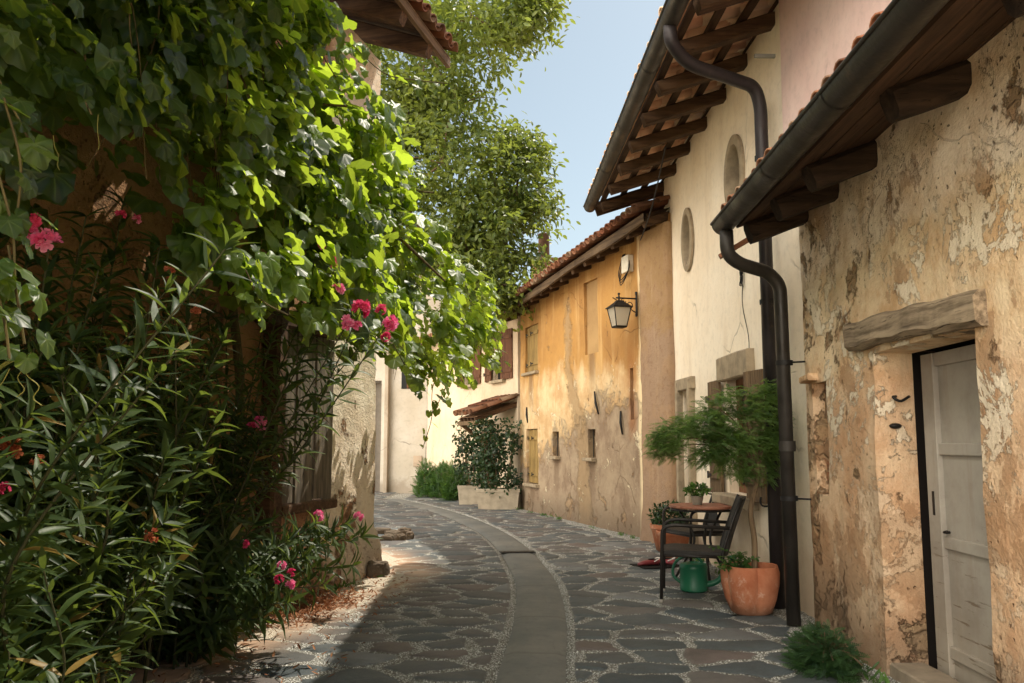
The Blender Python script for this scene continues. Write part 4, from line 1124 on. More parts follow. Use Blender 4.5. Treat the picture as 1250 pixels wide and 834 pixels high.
M['left'] = m_left()
lh = empty('vine_house', LW.o, LW.rz, 'rough stone and plaster house behind the grape vine with a grey plank shutter', 'house')
LE = LW.len
wall_mesh('wall', M['left'], lh, 0, LE, -.1, 5.75, rects=[(7.62, 8.44, .84, 2.32, .18)], amp=.035, step=.07, seed=31, thick=.6)
shell(lh, M['left'], 0, LE, 7, 5.6, .6)
# the footing swells towards the corner
ft = MB(); vs, fs = [], []
for j in range(9):
    z = -.05 + .55 * j / 8
    for i in range(31):
        u = 7.4 + (LE + .02 - 7.4) * i / 30; t = 1 - j / 8
        n = mnoise.noise(Vector((u * 3, z * 3, 5))) * .05 + mnoise.noise(Vector((u * 10, z * 10, 2))) * .02
        vs.append((u, -.10 * t ** .7 - n * (t > 0) + (.04 if j == 8 else 0), z))
for j in range(8):
    for i in range(30): fs.append((j * 31 + i, j * 31 + i + 1, (j + 1) * 31 + i + 1, (j + 1) * 31 + i))
ft.add(vs, fs); ft.build('footing', M['left'], lh, True)
M['greywood'] = wood('grey_plank_wood', (84, 77, 68), (132, 122, 108), 2, 1, .85)
ps = [7.5, 7.69, 7.88, 8.05, 8.25, 8.44]
for k in range(len(ps) - 1):
    m = MB(); m.beam(((ps[k] + ps[k + 1]) / 2, -.05 - .012 * (k % 2), .86 - .012 * (k % 3)), ((ps[k] + ps[k + 1]) / 2, -.05 - .012 * (k % 2), 2.36), .03, ps[k + 1] - ps[k] - .014, 10, .004, .12, k, (1, 0, 0))
    if k == 0: sh_ = m.build('shutter', M['greywood'], lh)
    else: m.build('plank', M['greywood'], sh_)
MB().beam((7.46, -.02, .80), (8.5, -.02, .80), .16, .09, 8, .01, .15, 3).build('window_sill', M['soffit'], lh)
MB().beam((7.22, -.09, .0), (7.30, -.09, 2.9), .16, .16, 12, .015, .15, 9, (1, 0, 0)).build('wooden_post', M['soffit'], lh)
MB().beam((7.0, -.1, 2.42), (8.5, -.08, 2.44), .14, .14, 8, .012, .15, 11).build('lintel', M['soffit'], lh)
ch2 = MB()
ZL = 5.72; SL_L = R(20); OE = -.8
tile_roof('roof_tiles', M['tile_dark'], lh, -.3, LE + .12, OE - .03, lambda u: ZL - .03, SL_L, 5.5)
for k, u in enumerate(np.arange(.15, LE + .1, .75)):
    MB().beam((u, OE + .05, ZL - .12), (u, 1.2, ZL - .12 + (1.2 - OE) * math.tan(SL_L)), .14, .18, 8, .01, .14, k).build('rafter', M['soffit'], lh)
MB().beam((-.3, OE + .03, ZL - .03), (LE + .1, OE + .03, ZL - .03), .05, .12, 20, .006, .1, 3).build('fascia_board', wood('fascia_pale', (96, 78, 60), (126, 104, 82), 0), lh)
MB().add([(-.3, OE, ZL), (LE + .1, OE, ZL), (LE + .1, 1.4, ZL + 2.2 * math.tan(SL_L)), (-.3, 1.4, ZL + 2.2 * math.tan(SL_L))], [(0, 1, 2, 3)]).build('roof_boards', M['soffit'], lh)

# loose stones at the corner
M['rock'] = None
def m_rock():
    b = NB('rough_stone'); n = b.noise(5, 6, .7); n2 = b.noise(22, 5, .7); v = b.n('ShaderNodeObjectInfo').outputs['Random']
    col = b.mix(v, lin((118, 104, 90)), lin((96, 88, 78))); col = b.mix(b.mul(b.sstep(n, .45, .7), .6), col, lin((104, 88, 72)))
    return b.fin(col, .92, b.bump(b.add(n, n2), .8, .03), .15)
M['rock'] = m_rock()
def rock(loc, d, rz, seed, label, group=None):
    import bmesh
    bm = bmesh.new(); bmesh.ops.create_icosphere(bm, subdivisions=4, radius=1)
    for v in bm.verts:
        c = v.co.copy(); q = Vector([math.copysign(abs(x) ** .55, x) for x in c])
        n = mnoise.noise(c * 1.4 + Vector((seed * 9, 0, 0))) * .22 + mnoise.noise(c * 4 + Vector((seed * 5, 1, 0))) * .08
        v.co = Vector((q.x * d[0], q.y * d[1], q.z * d[2])) * (.62 + n)
    me = bpy.data.meshes.new('rock'); bm.to_mesh(me); bm.free(); me.shade_smooth(); me.materials.append(M['rock'])
    o = bpy.data.objects.new('rock', me); COL.objects.link(o); o.location = loc; o.rotation_euler = (0, 0, rz)
    return tag(o, label, 'stone', group)
rock((-1.44, 9.25, .07), (.2, .26, .13), .3, 1, 'squared guard stone at the foot of the rough plaster corner')
gp = 'loose stones past the corner'
for k, (px, py, s_) in enumerate([(467, 652, .30), (480, 656, .26), (493, 653, .22), (474, 661, .2), (488, 661, .17), (500, 658, .14)]):
    p = ground(px, py); rock((p.x, p.y, .04), (s_ * .8, s_ * .6, .08 + .015 * (k % 3)), k, k + 3, 'grey brown stone in the loose heap beyond the plaster corner', gp)
# ================================================================ foliage
def rdir(n, base=(0, 0, 0), spread=1.0):
    v = rng.normal(0, 1, (n, 3)); v /= np.linalg.norm(v, axis=1, keepdims=True)
    v = v * spread + np.asarray(base, float); return v / (np.linalg.norm(v, axis=1, keepdims=True) + 1e-9)
def fbm(P, s, seed=0):
    return np.array([mnoise.fractal(Vector((p[0] * s + seed * 31, p[1] * s, p[2] * s)), 1.0, 2.0, 3) for p in P])

def vine_leaf():
    th = np.radians([0, 14, 27, 40, 52, 64, 78, 95, 112, 130, 148, 166]); r = np.array([1.0, .89, .80, .82, .87, .79, .75, .78, .75, .69, .59, .34])
    t = np.concatenate([-th[:0:-1], th]); rr = np.concatenate([r[:0:-1], r]); n = len(t)
    vein = {0: 1, 52: 1, 95: .8}; rb = np.array([vein.get(int(round(abs(math.degrees(a)))), 0) for a in t], float)
    vs, rib = [(0, 0, 0)], [1.0]
    for f in (.5, 1.0):
        for a, q, v in zip(t, rr, rb):
            x, y = math.sin(a) * q * f, math.cos(a) * q * f
            z = -.20 * (q * f) ** 2 + .10 * abs(x) - (.06 if not v else -.03) * f + (.05 * math.sin(a * 7) if f == 1 else 0)
            vs.append((x * .92, y, z)); rib.append(v if f < 1 else v * .7)
    fs = []
    for k in range(n - 1):
        fs.append((0, 1 + k + 1, 1 + k)); a, b = 1 + k, 1 + k + 1; c, d = 1 + n + k + 1, 1 + n + k
        fs += [(a, b, c), (a, c, d)]
    return np.array(vs), np.array(fs), np.array(rib)
VL = vine_leaf()
def lance(w=.12, rows=6, bendz=.18, fold=.25):
    vs, fs = [], []
    for i in range(rows):
        t = i / (rows - 1); hw = w * (math.sin(math.pi * min(1, t * 1.0 + .04)) ** .75) * (1 - .25 * t) + .004
        z = -bendz * t * t
        vs += [(-hw, t, z + fold * hw), (0, t, z), (hw, t, z + fold * hw)]
    for i in range(rows - 1):
        for k in range(2):
            a = i * 3 + k; fs.append((a, a + 1, a + 4, a + 3))
    return np.array(vs), np.array(fs)
def oval_leaf(w=.3, fold=.2):
    vs = [(0, 0, 0), (-w * .8, .3, fold * w), (0, .35, 0), (w * .8, .3, fold * w), (-w * .75, .68, fold * w - .04), (0, .7, -.04), (w * .75, .68, fold * w - .04), (0, 1, -.14)]
    fs = [(0, 2, 1), (0, 3, 2), (1, 2, 5), (1, 5, 4), (2, 3, 6), (2, 6, 5), (4, 5, 7), (5, 6, 7)]
    return np.array(vs), np.array(fs)

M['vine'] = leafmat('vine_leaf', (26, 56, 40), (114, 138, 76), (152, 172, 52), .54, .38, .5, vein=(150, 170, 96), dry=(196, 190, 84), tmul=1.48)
M['oleander'] = leafmat('oleander_leaf', (32, 54, 34), (80, 100, 56), (124, 142, 54), .32, .45, .28, dry=(150, 124, 66))
M['treeleaf'] = leafmat('tree_leaf', (56, 78, 38), (108, 118, 62), (144, 156, 60), .43, .42, .35)
M['darkleaf'] = leafmat('dark_shrub_leaf', (26, 46, 30), (54, 78, 46), (76, 100, 44), .25, .4, .4)
M['fern'] = leafmat('feathery_leaf', (58, 84, 50), (116, 142, 80), (136, 168, 74), .42, .5, .25)
M['fern_dark'] = leafmat('dark_feathery_leaf', (30, 54, 34), (62, 92, 50), (84, 120, 50), .3, .5, .25)
M['herb'] = leafmat('herb_leaf', (38, 66, 34), (84, 118, 56), (110, 146, 56), .35, .45, .3)
M['olstem'] = simple('oleander_stem', (74, 74, 48), .7)
M['bark'] = wood('bark', (92, 74, 56), (128, 108, 84), 2, .8, .9)
M['vinewood'] = wood('vine_wood', (76, 66, 44), (112, 100, 66), 2, 1, .85)
M['tendril'] = simple('vine_tendril', (138, 132, 66), .6)

# ---------------------------------------------------------------- grape vine
vine = empty('grape_vine', LW.w(6.2, .0, 0), 0, 'large grape vine spilling broad bright green leaves over the street', 'vine')
vo = np.array(vine.location)
VP, VN, VT, VS = [], [], [], []
def put(P, N, T, S): VP.append(P); VN.append(N); VT.append(T); VS.append(S)
# the hanging curtain on the street side
def curtain(n):
    d = rng.uniform(2.2, 11.0, n); t = (d - 2.2) / 8.8
    d = 2.2 + 8.8 * t ** 1.05
    xc = np.interp(d, [2.2, 4, 5, 6, 7, 8, 9.5, 11], [-1.62, -1.40, -1.27, -1.15, -1.03, -.84, -.54, -.28])
    ztop = np.interp(d, [2.2, 4, 5, 6, 7, 8, 9.5, 11], [3.9, 4.0, 4.1, 4.05, 3.7, 3.42, 3.36, 3.30])
    zbot = np.interp(d, [2.2, 3.4, 3.8, 4.3, 5, 6, 7, 8, 9.5, 11], [2.75, 2.62, 2.5, 2.0, 1.95, 1.96, 2.02, 1.95, 1.95, 2.35])
    z = zbot + (ztop - zbot) * rng.random(n)
    thick = .30 * np.sqrt(np.clip((ztop - z) / .6, .15, 1)) * np.clip((z - zbot) / .5 + .35, 0, 1)
    off = np.abs(rng.normal(0, 1, n)); x = xc + .10 - off * thick * .9
    P = np.stack([x, d, z], 1)
    P[:, 0] += fbm(P, .9, 2) * .28; P[:, 2] += fbm(P, 1.1, 5) * .25
    keep = (fbm(P, 1.7, 7) > -.24) & ((P[:, 1] < 8.6) | (rng.random(n) < .55))
    return P[keep]
P = curtain(4500); n = len(P)
put(P, rdir(n, (1.0, -.15, .75), .85), rdir(n, (.15, -.1, -1.3), .8), rng.uniform(.062, .125, n) * np.interp(P[:, 1], [2, 4, 9], [.8, 1.0, 1.05]))
# the roof of leaves over the gap between curtain and wall
n = 3000; d = rng.uniform(.9, 7.6, n); xw = -1.5 - (9.5 - d) * .258
xc = np.interp(d, [2.2, 4, 5, 6, 7, 8], [-1.62, -1.40, -1.27, -1.15, -1.03, -.84]); x = xw + .1 + (xc - xw) * rng.random(n)
zz = np.interp(d, [1, 5, 7.6], [3.6, 3.75, 3.5]) + rng.normal(0, .20, n)
P = np.stack([x, d, zz], 1); P[:, 2] += fbm(P, .8, 9) * .35; keep = fbm(P, 1.5, 3) > -.28; P = P[keep]; n = len(P)
put(P, rdir(n, (.2, 0, 1.0), .7), rdir(n, (.3, -.2, -.6), .9), rng.uniform(.075, .13, n))
# unseen leaves added above the view to keep the near end in shade
n = 2300; d = rng.uniform(.8, 5.6, n); x = rng.uniform(-1.7, -.25, n) - .12 * (d - 3); zz = 4.25 + .16 * (d - 3) + rng.normal(0, .16, n)
P = np.stack([x, d, zz], 1); keep = (fbm(P, 1.5, 13) > -.2) & (zz > 1.38 + .53 * d + .12); P = P[keep]; n = len(P)
put(P, rdir(n, (.2, 0, 1.0), .6), rdir(n, (.3, -.2, -.6), .9), rng.uniform(.09, .14, n))
# unseen leaf screen added beside the camera to block fill from behind
n = 1800; P = np.stack([rng.uniform(-3.9, -1.7, n), rng.uniform(.3, 1.25, n), rng.uniform(.1, 4.4, n)], 1); keep = (P[:, 0] < -1.0 * P[:, 1] - .15); P = P[keep]; n = len(P)
put(P, rdir(n, (.4, -.6, .6), .7), rdir(n, (0, 0, -1), .6), rng.uniform(.10, .15, n))
# inner hanging leaves, in the shade behind the curtain
n = 1500; d = rng.uniform(2.6, 6.6, n); xw = -1.5 - (9.5 - d) * .258; xc = np.interp(d, [2.2, 4, 5, 6, 7, 8], [-1.62, -1.40, -1.27, -1.15, -1.03, -.84])
x = xc - .15 - (xc - xw) * rng.random(n) ** 1.5 * .55; z = rng.uniform(2.35, 3.7, n)
P = np.stack([x, d, z], 1); px_ = 625 + 1050 * x / d
keep = (fbm(P, 1.3, 4) > -.1) & ~((px_ > 55) & (px_ < 245) & (z < 1.38 + (540 - 120) * d / 1050)); P = P[keep]; n = len(P)
put(P, rdir(n, (.6, -.6, .5), .7), rdir(n, (0, 0, -1), .6), rng.uniform(.08, .13, n))
# single shoots: hanging trails, the spray at the left edge, the runner by the eave
shoots = []
def shoot(pts, n, size, end=.5, spread=.05):
    c = spline(pts, 40); shoots.append((c, .004)); C = np.array([tuple(c[int(k)]) for k in np.linspace(0, 40, n)])
    f = np.linspace(1, end, n); Pq = C + rng.normal(0, spread, (n, 3)) * f[:, None]
    put(Pq, rdir(n, (.8, -.5, .6), .7), rdir(n, (.1, -.1, -1), .6), size * f * rng.uniform(.8, 1.15, n))
shoot([at(540, 440, 9), at(528, 475, 8.9), at(527, 510, 8.8), at(516, 548, 8.7)], 13, .085, .5, .05)
shoot([at(555, 440, 7.9), at(545, 470, 7.8), at(535, 492, 7.7)], 10, .085, .7)
shoot([at(480, 420, 6.6), at(500, 455, 6.6), at(520, 478, 6.6)], 12, .09, .7)
shoot([at(592, 380, 10.6), at(606, 420, 10.5), at(612, 440, 10.4)], 11, .085, .8)
shoot([at(430, 55, 5.6), at(470, 90, 5.7), at(510, 98, 5.8), at(546, 102, 5.9)], 9, .085, .45, .04)
shoot([at(400, 30, 5.0), at(392, 60, 5.0), at(410, 95, 5.1)], 12, .085, .8, .1)
for (a, b, c, e) in (((5, 120), (25, 200), (20, 270), 2.35), ((-5, 200), (15, 280), (18, 345), 2.3), ((10, 300), (22, 370), (30, 420), 2.3), ((-10, 330), (5, 390), (12, 440), 2.25), ((60, 0), (95, 40), (105, 75), 2.9), ((70, 90), (92, 105), (112, 140), 2.9), ((-20, 60), (10, 120), (40, 180), 2.5)):
    shoot([at(*a, e), at(*b, e), at(*c, e)], 9, .062, .75, .05)
shoot([at(300, 330, 4.0), at(318, 365, 4.0), at(352, 385, 3.95)], 7, .075, .9, .05)
VPc, VNc, VTc, VSc = map(np.concatenate, (VP, VN, VT, VS))
VSc = VSc * np.clip(rng.normal(1.0, .22, len(VSc)), .5, 1.5)
Mx = basis(VNc, VTc, VSc); Mx[:, :, 2] *= rng.uniform(.2, 2.4, (len(VPc), 1)); Mx[:, :, 0] *= rng.uniform(.8, 1.05, (len(VPc), 1))
scatter('foliage', VL[0], VL[1], Mx, VPc - vo, M['vine'], vine, rng.random(len(VPc)) ** 1.1 * np.where((VSc > 0) & (rng.random(len(VPc)) < .97), np.interp(VPc[:, 0] / VPc[:, 1], [-.42, -.25, -.05], [.30, .95, .95]) * np.where(VPc[:, 2] < 2.3, 2.0, 1.0).clip(0, 1.6), 1.0).clip(0, .96), True, VL[2])  # leaves toward the left coloured darker, shade put into their tone
def sh_build(pts_, r):
    m_ = MB(); m_.tube([Vector(p) - Vector(vo) for p in pts_], r, 5, False); m_.build('shoot', M['vinewood'], vine, True)
for c, r in shoots: sh_build(c, r)
for k in range(34):
    d = random.uniform(2.4, 8.2); x0 = np.interp(d, [2.2, 4, 5, 6, 7, 8.3], [-1.75, -1.52, -1.4, -1.27, -1.15, -.95]); zt = np.interp(d, [2.2, 5, 7, 8.3], [3.8, 3.9, 3.5, 3.3])
    sh_build(spline([(x0 - .2, d - .2, zt + .1), (x0 + random.uniform(-.1, .1), d, zt - .3), (x0 + random.uniform(-.15, .15), d + random.uniform(-.2, .2), zt - .8), (x0 + random.uniform(-.15, .15), d + random.uniform(-.2, .3), zt - random.uniform(1.1, 1.5))], 20), np.linspace(.0045, .002, 21))
for k in range(7):
    d = 1.5 + k; xw = -1.5 - (9.5 - d) * .258
    sh_build(spline([(xw + .1, d + .5, 3.5), (xw + .5, d + .2, 3.72), (np.interp(d, [2.2, 5, 8], [-1.7, -1.2, -.6]), d, 3.6)], 14), .009)
tk = MB(); tk.tube(spline([LW.w(6.6, -.10, -.02), LW.w(6.55, -.14, .8), LW.w(6.75, -.1, 1.7), LW.w(6.5, -.12, 2.7), LW.w(6.3, -.2, 3.6)], 30), np.linspace(.05, .025, 31), 9)
tk.tube(spline([LW.w(6.3, -.2, 3.55), LW.w(5.4, -.8, 3.75), LW.w(4.0, -1.1, 3.8), LW.w(2.0, -1.2, 3.7)], 30), np.linspace(.025, .012, 31), 7)
tk.tube(spline([LW.w(6.3, -.2, 3.5), LW.w(6.8, -.8, 3.5), LW.w(7.6, -1.1, 3.1), LW.w(8.4, -1.2, 2.9)], 30), np.linspace(.025, .01, 31), 7)
tk.v = [tuple(np.array(v) - vo) for v in tk.v]; tk.build('stem', M['vinewood'], vine, True)
for (px, py, d) in ((12, 450, 2.3), (25, 440, 2.3), (38, 430, 2.32), (65, 165, 2.9), (120, 140, 2.9), (560, 100, 5.9), (520, 545, 7.45), (318, 160, 4.2), (455, 70, 5.6)):
    p = at(px, py, d) - Vector(vo); q = random.uniform(-1, 1); td = MB()
    td.tube(spline([p, p + Vector((.02 * q, 0, -.04)), p + Vector((.05 * q, .01, -.07)), p + Vector((.03 * q, .02, -.10)), p + Vector((.055 * q, .02, -.12))], 14), .0016, 4, False); td.build('tendril', M['tendril'], vine, True)

# ---------------------------------------------------------------- oleanders
OL = lance(.096, 6, .16, .3)
def petal_flower():
    vs, fs = [], []
    for layer, (R_, tilt, off, cnt) in enumerate(((1.0, .35, 0, 5), (.7, .9, .6, 5), (.4, 1.25, .2, 4))):
        for k in range(cnt):
            a = 2 * math.pi * k / cnt + off; b = len(vs)
            for (t, w) in ((.05, .05), (.45, .30), (.8, .38), (1.0, .2)):
                rr = R_ * t * math.cos(tilt * t); z = R_ * t * math.sin(tilt * t) * (1.0)
                for s_ in (-1, 0, 1):
                    wob = .06 * math.sin(k * 3 + s_ * 2 + t * 5)
                    x, y = rr, s_ * w * R_
                    vs.append((x * math.cos(a) - y * math.sin(a), x * math.sin(a) + y * math.cos(a), z + (abs(s_) * .08 + wob) * R_))
            for i in range(3):
                for q in range(2): c = b + i * 3 + q; fs.append((c, c + 1, c + 4, c + 3))
    return np.array(vs), np.array(fs)
PF = petal_flower()
def flowermat(name, c1, c2, fac=.35):
    b = NB(name); v = b.attr('var'); col = b.mix(v, lin(c1), lin(c2)); b.fin(col, .6, None, .2)
    tr = b.n('ShaderNodeBsdfTranslucent'); b.set(tr.inputs[0], b.mix(v, lin(c1, 1.2), lin(c2, 1.2))); mx = b.n('ShaderNodeMixShader'); mx.inputs[0].default_value = fac
    b.t.links.new(b.b.outputs[0], mx.inputs[1]); b.t.links.new(tr.outputs[0], mx.inputs[2]); b.t.links.new(mx.outputs[0], b.o.inputs[0]); return b.m
M['fl_pink'] = flowermat('pink_petals', (232, 84, 146), (246, 164, 196)); M['fl_red'] = flowermat('red_petals', (206, 44, 100), (234, 100, 144)); M['fl_dry'] = flowermat('withered_petals', (176, 92, 64), (206, 130, 96))
def flower_cluster(parent, p, size, kind):
    n = 9; D = rdir(n, (.25, -.55, .35), 1.0); C = D * size * .55 * rng.uniform(.4, 1, (n, 1))
    s_ = size * rng.uniform(.30, .46, n) * (1 if kind != 'dry' else .62); Mx = basis(D + rng.normal(0, .25, (n, 3)), rdir(n), s_)
    o = scatter('flower_cluster', PF[0], PF[1], Mx, C, M['fl_' + kind], parent); o.location = Vector(p) - parent.location
    o['label'] = {'pink': 'pink double flower cluster', 'red': 'crimson flower cluster', 'dry': 'withered orange brown flower cluster'}[kind]
    return o
class Shrub:
    def __init__(s, loc, label): s.root = empty('oleander', loc, 0, label, 'oleander'); s.o = np.array(loc, float); s.P, s.N, s.T, s.S = [], [], [], []; s.st = MB()
    def stem(s, pts, r=.012, start=.35, step=.06, size=.17, up=.5, dens=3):
        c = spline(pts, 30); L = sum((c[i + 1] - c[i]).length for i in range(30)); s.st.tube([v - Vector(s.o) for v in c], np.linspace(r, r * .35, 31), 6, False)
        k, m = start * L, 0
        while k < L:
            f = min(29.99, k / L * 30); i = int(f); p = c[i].lerp(c[i + 1], f - i); d = (c[i + 1] - c[i]).normalized(); tt = k / L
            a0 = m * 1.05 + random.random() * .3; sd = d.cross(Vector((.31, .22, .9))).normalized(); up_ = sd.cross(d)
            for q in range(dens):
                a = a0 + 2 * math.pi * q / dens + random.uniform(-.25, .25); out = sd * math.cos(a) + up_ * math.sin(a)
                el = random.uniform(.45, .8) * (1.0 - .5 * max(0, tt - .8) / .2)
                tip = (out * el * 1.5 + d * (1.0 + up * (tt > .8)) + Vector((0, 0, -.25 * (1 - tt)))).normalized()
                nrm = (d * 1.2 - out * .8).normalized(); s.P.append(p + out * .006); s.T.append(tip); s.N.append(nrm + Vector((random.gauss(0, .2), random.gauss(0, .2), random.gauss(0, .2))))
                s.S.append(size * random.uniform(.7, 1.15) * (1 - .35 * max(0, tt - .85) / .15))
            k += step * random.uniform(.8, 1.2); m += 1
        # tuft at the tip
        p, d = c[-1], (c[-1] - c[-2]).normalized()
        for q in range(6):
            o_ = Vector((random.gauss(0, 1), random.gauss(0, 1), random.gauss(0, 1))).normalized(); s.P.append(p); s.T.append((d * 1.1 + o_ * .7).normalized()); s.N.append((d - o_).normalized()); s.S.append(size * random.uniform(.5, .8))
    def done(s, mat):
        P, N, T, S = (np.array([tuple(v) for v in q]) if q is not s.S else np.array(q) for q in (s.P, s.N, s.T, s.S))
        ok = ~((P[:, 0] > -.44 * P[:, 1]) & (P[:, 2] < 1.38 - .24 * P[:, 1])); P, N, T, S = P[ok], N[ok], T[ok], S[ok]
        Mo = basis(N, T, S); Mo[:, :, 2] *= rng.uniform(-.4, 3.2, (len(P), 1)); Mo[:, :, 0] *= rng.uniform(.7, 1.35, (len(P), 1)); scatter('foliage', OL[0], OL[1], Mo, P - s.o, mat, s.root, rng.random(len(P))); s.st.build('stem', M['olstem'], s.root, True)
        return s.root
def arch(b, tip, lift=.35, jit=.1):
    b, tip = Vector(b), Vector(tip); m = b.lerp(tip, .5) + Vector((random.gauss(0, jit), random.gauss(0, jit), lift * (tip - b).length * .3)); q = b.lerp(tip, .2) + Vector((random.gauss(0, jit * .5), random.gauss(0, jit * .5), .12 * (tip - b).length)); return [b, q, m, tip]
# tall bush against the wall, nearest the camera
A = Shrub((-2.45, 4.1, 0), 'tall dark oleander filling the shaded left side of the street under the vine')
for k in range(130):
    by_ = random.uniform(3.2, 5.3); b = Vector((random.uniform(-1.5 - (9.5 - by_) * .258 + .15, max(-1.5 - (9.5 - by_) * .258 + .3, -.47 * by_)), by_, 0)); a = random.uniform(-1.9, .9); r_ = abs(random.gauss(0, .5))
    h = random.uniform(.5, 2.75) * (1 - .2 * min(1.2, r_)); tip = b + Vector((math.cos(a) * r_, math.sin(a) * r_ - .1, h))
    xw = -1.5 - (9.5 - tip.y) * .258
    tip.x = max(tip.x, xw + .12); tip.x = min(tip.x, -.40 * tip.y if tip.z < 1.2 else -.34 * tip.y)
    px = 625 + 1050 * tip.x / tip.y
    if tip.z > 1.9 and 70 < px < 250 and random.random() < .5: tip.z -= .7
    A.stem(arch(b, tip, .3, .12), random.uniform(.008, .014), random.uniform(.15, .35), .048, random.uniform(.15, .20))
for (px, py, d) in ((60, 300, 3.3), (120, 330, 3.6), (195, 300, 3.9), (20, 540, 3.2), (90, 420, 3.4), (150, 480, 3.5), (200, 560, 3.9), (120, 600, 3.4), (60, 660, 3.3), (170, 690, 3.9), (210, 640, 4.2), (150, 250, 4.2), (105, 265, 3.9), (215, 420, 4.0), (240, 360, 4.3), (260, 480, 4.6)):
    t = at(px, py, d); b = Vector((max(-1.5 - (9.5 - d) * .258 + .1, t.x - .5), t.y + .5, 0)); A.stem(arch(b, t, .4, .08), .011, .45, .055, .19)
A.done(M['oleander'])
for (px, py, s_, d, kd_) in ((42, 272, .05, 3.25, 'red'), (55, 297, .075, 3.2, 'pink'), (38, 284, .05, 3.25, 'pink'), (205, 332, .055, 3.85, 'dry'), (238, 380, .05, 4.2, 'dry'), (12, 548, .09, 3.15, 'dry'), (48, 566, .06, 3.2, 'dry'), (6, 598, .035, 3.1, 'red'), (148, 262, .035, 3.9, 'red'), (168, 268, .035, 4.0, 'pink'), (185, 655, .06, 3.9, 'dry')):
    flower_cluster(A.root, at(px, py, d), s_, kd_)
# bush by the shutter, its flowering branches reaching into the vine
Bc = Shrub((-1.95, 6.6, 0), 'oleander with pink flowers rising through the vine leaves beside the plank shutter')
for k in range(46):
    b = Vector((random.uniform(-2.35, -2.0), random.uniform(5.4, 6.6), 0)); xw = -1.5 - (9.5 - b.y) * .258; b.x = max(b.x, xw + .12)
    tip = b + Vector((random.uniform(-.2, .45), random.uniform(-.9, .05), random.uniform(.8, 2.4))); tip.y = min(tip.y, 6.7); xw = -1.5 - (9.5 - tip.y) * .258; tip.x = max(tip.x, xw + .12)
    Bc.stem(arch(b, tip, .25, .1), random.uniform(.007, .012), random.uniform(.3, .5), .065, random.uniform(.13, .18))
for (px, py, d) in ((408, 330, 5.3), (430, 385, 5.3), (472, 397, 5.4), (412, 358, 5.3), (325, 515, 5.6), (440, 380, 5.35), (380, 360, 5.4), (350, 330, 5.7), (290, 520, 5.5), (300, 450, 5.4), (330, 420, 5.6), (450, 410, 5.9)):
    t = at(px, py, d); Bc.stem(arch((-2.15 + random.uniform(-.15, .1), 5.9 + random.uniform(-.4, .3), 0), t, .25, .06), .010, .55, .055, .16)
Bc.done(M['oleander'])
for (px, py, s_, d, kd_) in ((405, 320, .06, 5.2, 'pink'), (414, 353, .06, 5.2, 'pink'), (425, 396, .075, 5.2, 'pink'), (440, 378, .10, 5.25, 'red'), (478, 397, .08, 5.3, 'pink'), (470, 412, .05, 5.3, 'red'), (392, 300, .04, 5.2, 'pink'), (318, 516, .07, 5.5, 'pink'), (308, 521, .05, 5.5, 'red'), (465, 380, .06, 5.3, 'red'), (437, 398, .05, 5.2, 'pink')):
    flower_cluster(Bc.root, at(px, py, d), s_, kd_)
# low sprays in the sun at its foot
Cc = Shrub((-1.95, 5.7, 0), 'low sunlit oleander sprays with crimson flowers at the edge of the paving')
for k in range(40):
    b = Vector((random.uniform(-2.35, -2.0), random.uniform(5.7, 6.6), 0)); xw = -1.5 - (9.5 - b.y) * .258; b.x = max(b.x, xw + .15)
    a = random.uniform(-1.9, .5); r_ = random.uniform(.1, .5); tip = b + Vector((math.cos(a) * r_, math.sin(a) * r_ * .6, random.uniform(.2, .85)))
    tip.x = max(tip.x, -1.5 - (9.5 - tip.y) * .258 + .1)
    Cc.stem(arch(b, tip, .5, .06), random.uniform(.006, .009), random.uniform(.15, .35), .05, random.uniform(.13, .19))
for (px, py, d) in ((420, 640, 6.0), (405, 655, 6.0), (440, 655, 6.05), (385, 640, 5.9), (430, 690, 5.9), (395, 715, 5.7), (350, 735, 5.4), (320, 755, 5.3), (350, 660, 5.7), (300, 700, 5.3), (270, 690, 5.1), (240, 720, 5.0), (280, 660, 5.4), (310, 640, 5.6), (370, 680, 5.7), (230, 660, 5.0), (260, 760, 5.1), (200, 740, 4.8), (330, 700, 5.5)):
    d = max(d - .2, 5.3); t = at(px, py, d); t.z = max(t.z, .12); b = Vector((max(-1.5 - (9.5 - d) * .258 + .15, min(t.x - .38, -2.0)), t.y + .3, 0)); Cc.stem(arch(b, t, .6, .05), .007, .15, .042, .185)
Cc.done(M['oleander'])
for (px, py, s_, d, kd_) in ((388, 630, .06, 5.85, 'pink'), (438, 631, .05, 6.0, 'pink'), (344, 690, .04, 5.45, 'pink'), (340, 707, .045, 5.4, 'red'), (353, 715, .055, 5.35, 'pink'), (300, 664, .035, 5.3, 'red'), (356, 700, .04, 5.4, 'red')):
    flower_cluster(Cc.root, at(px, py, max(d - .25, 5.2)), s_, kd_)

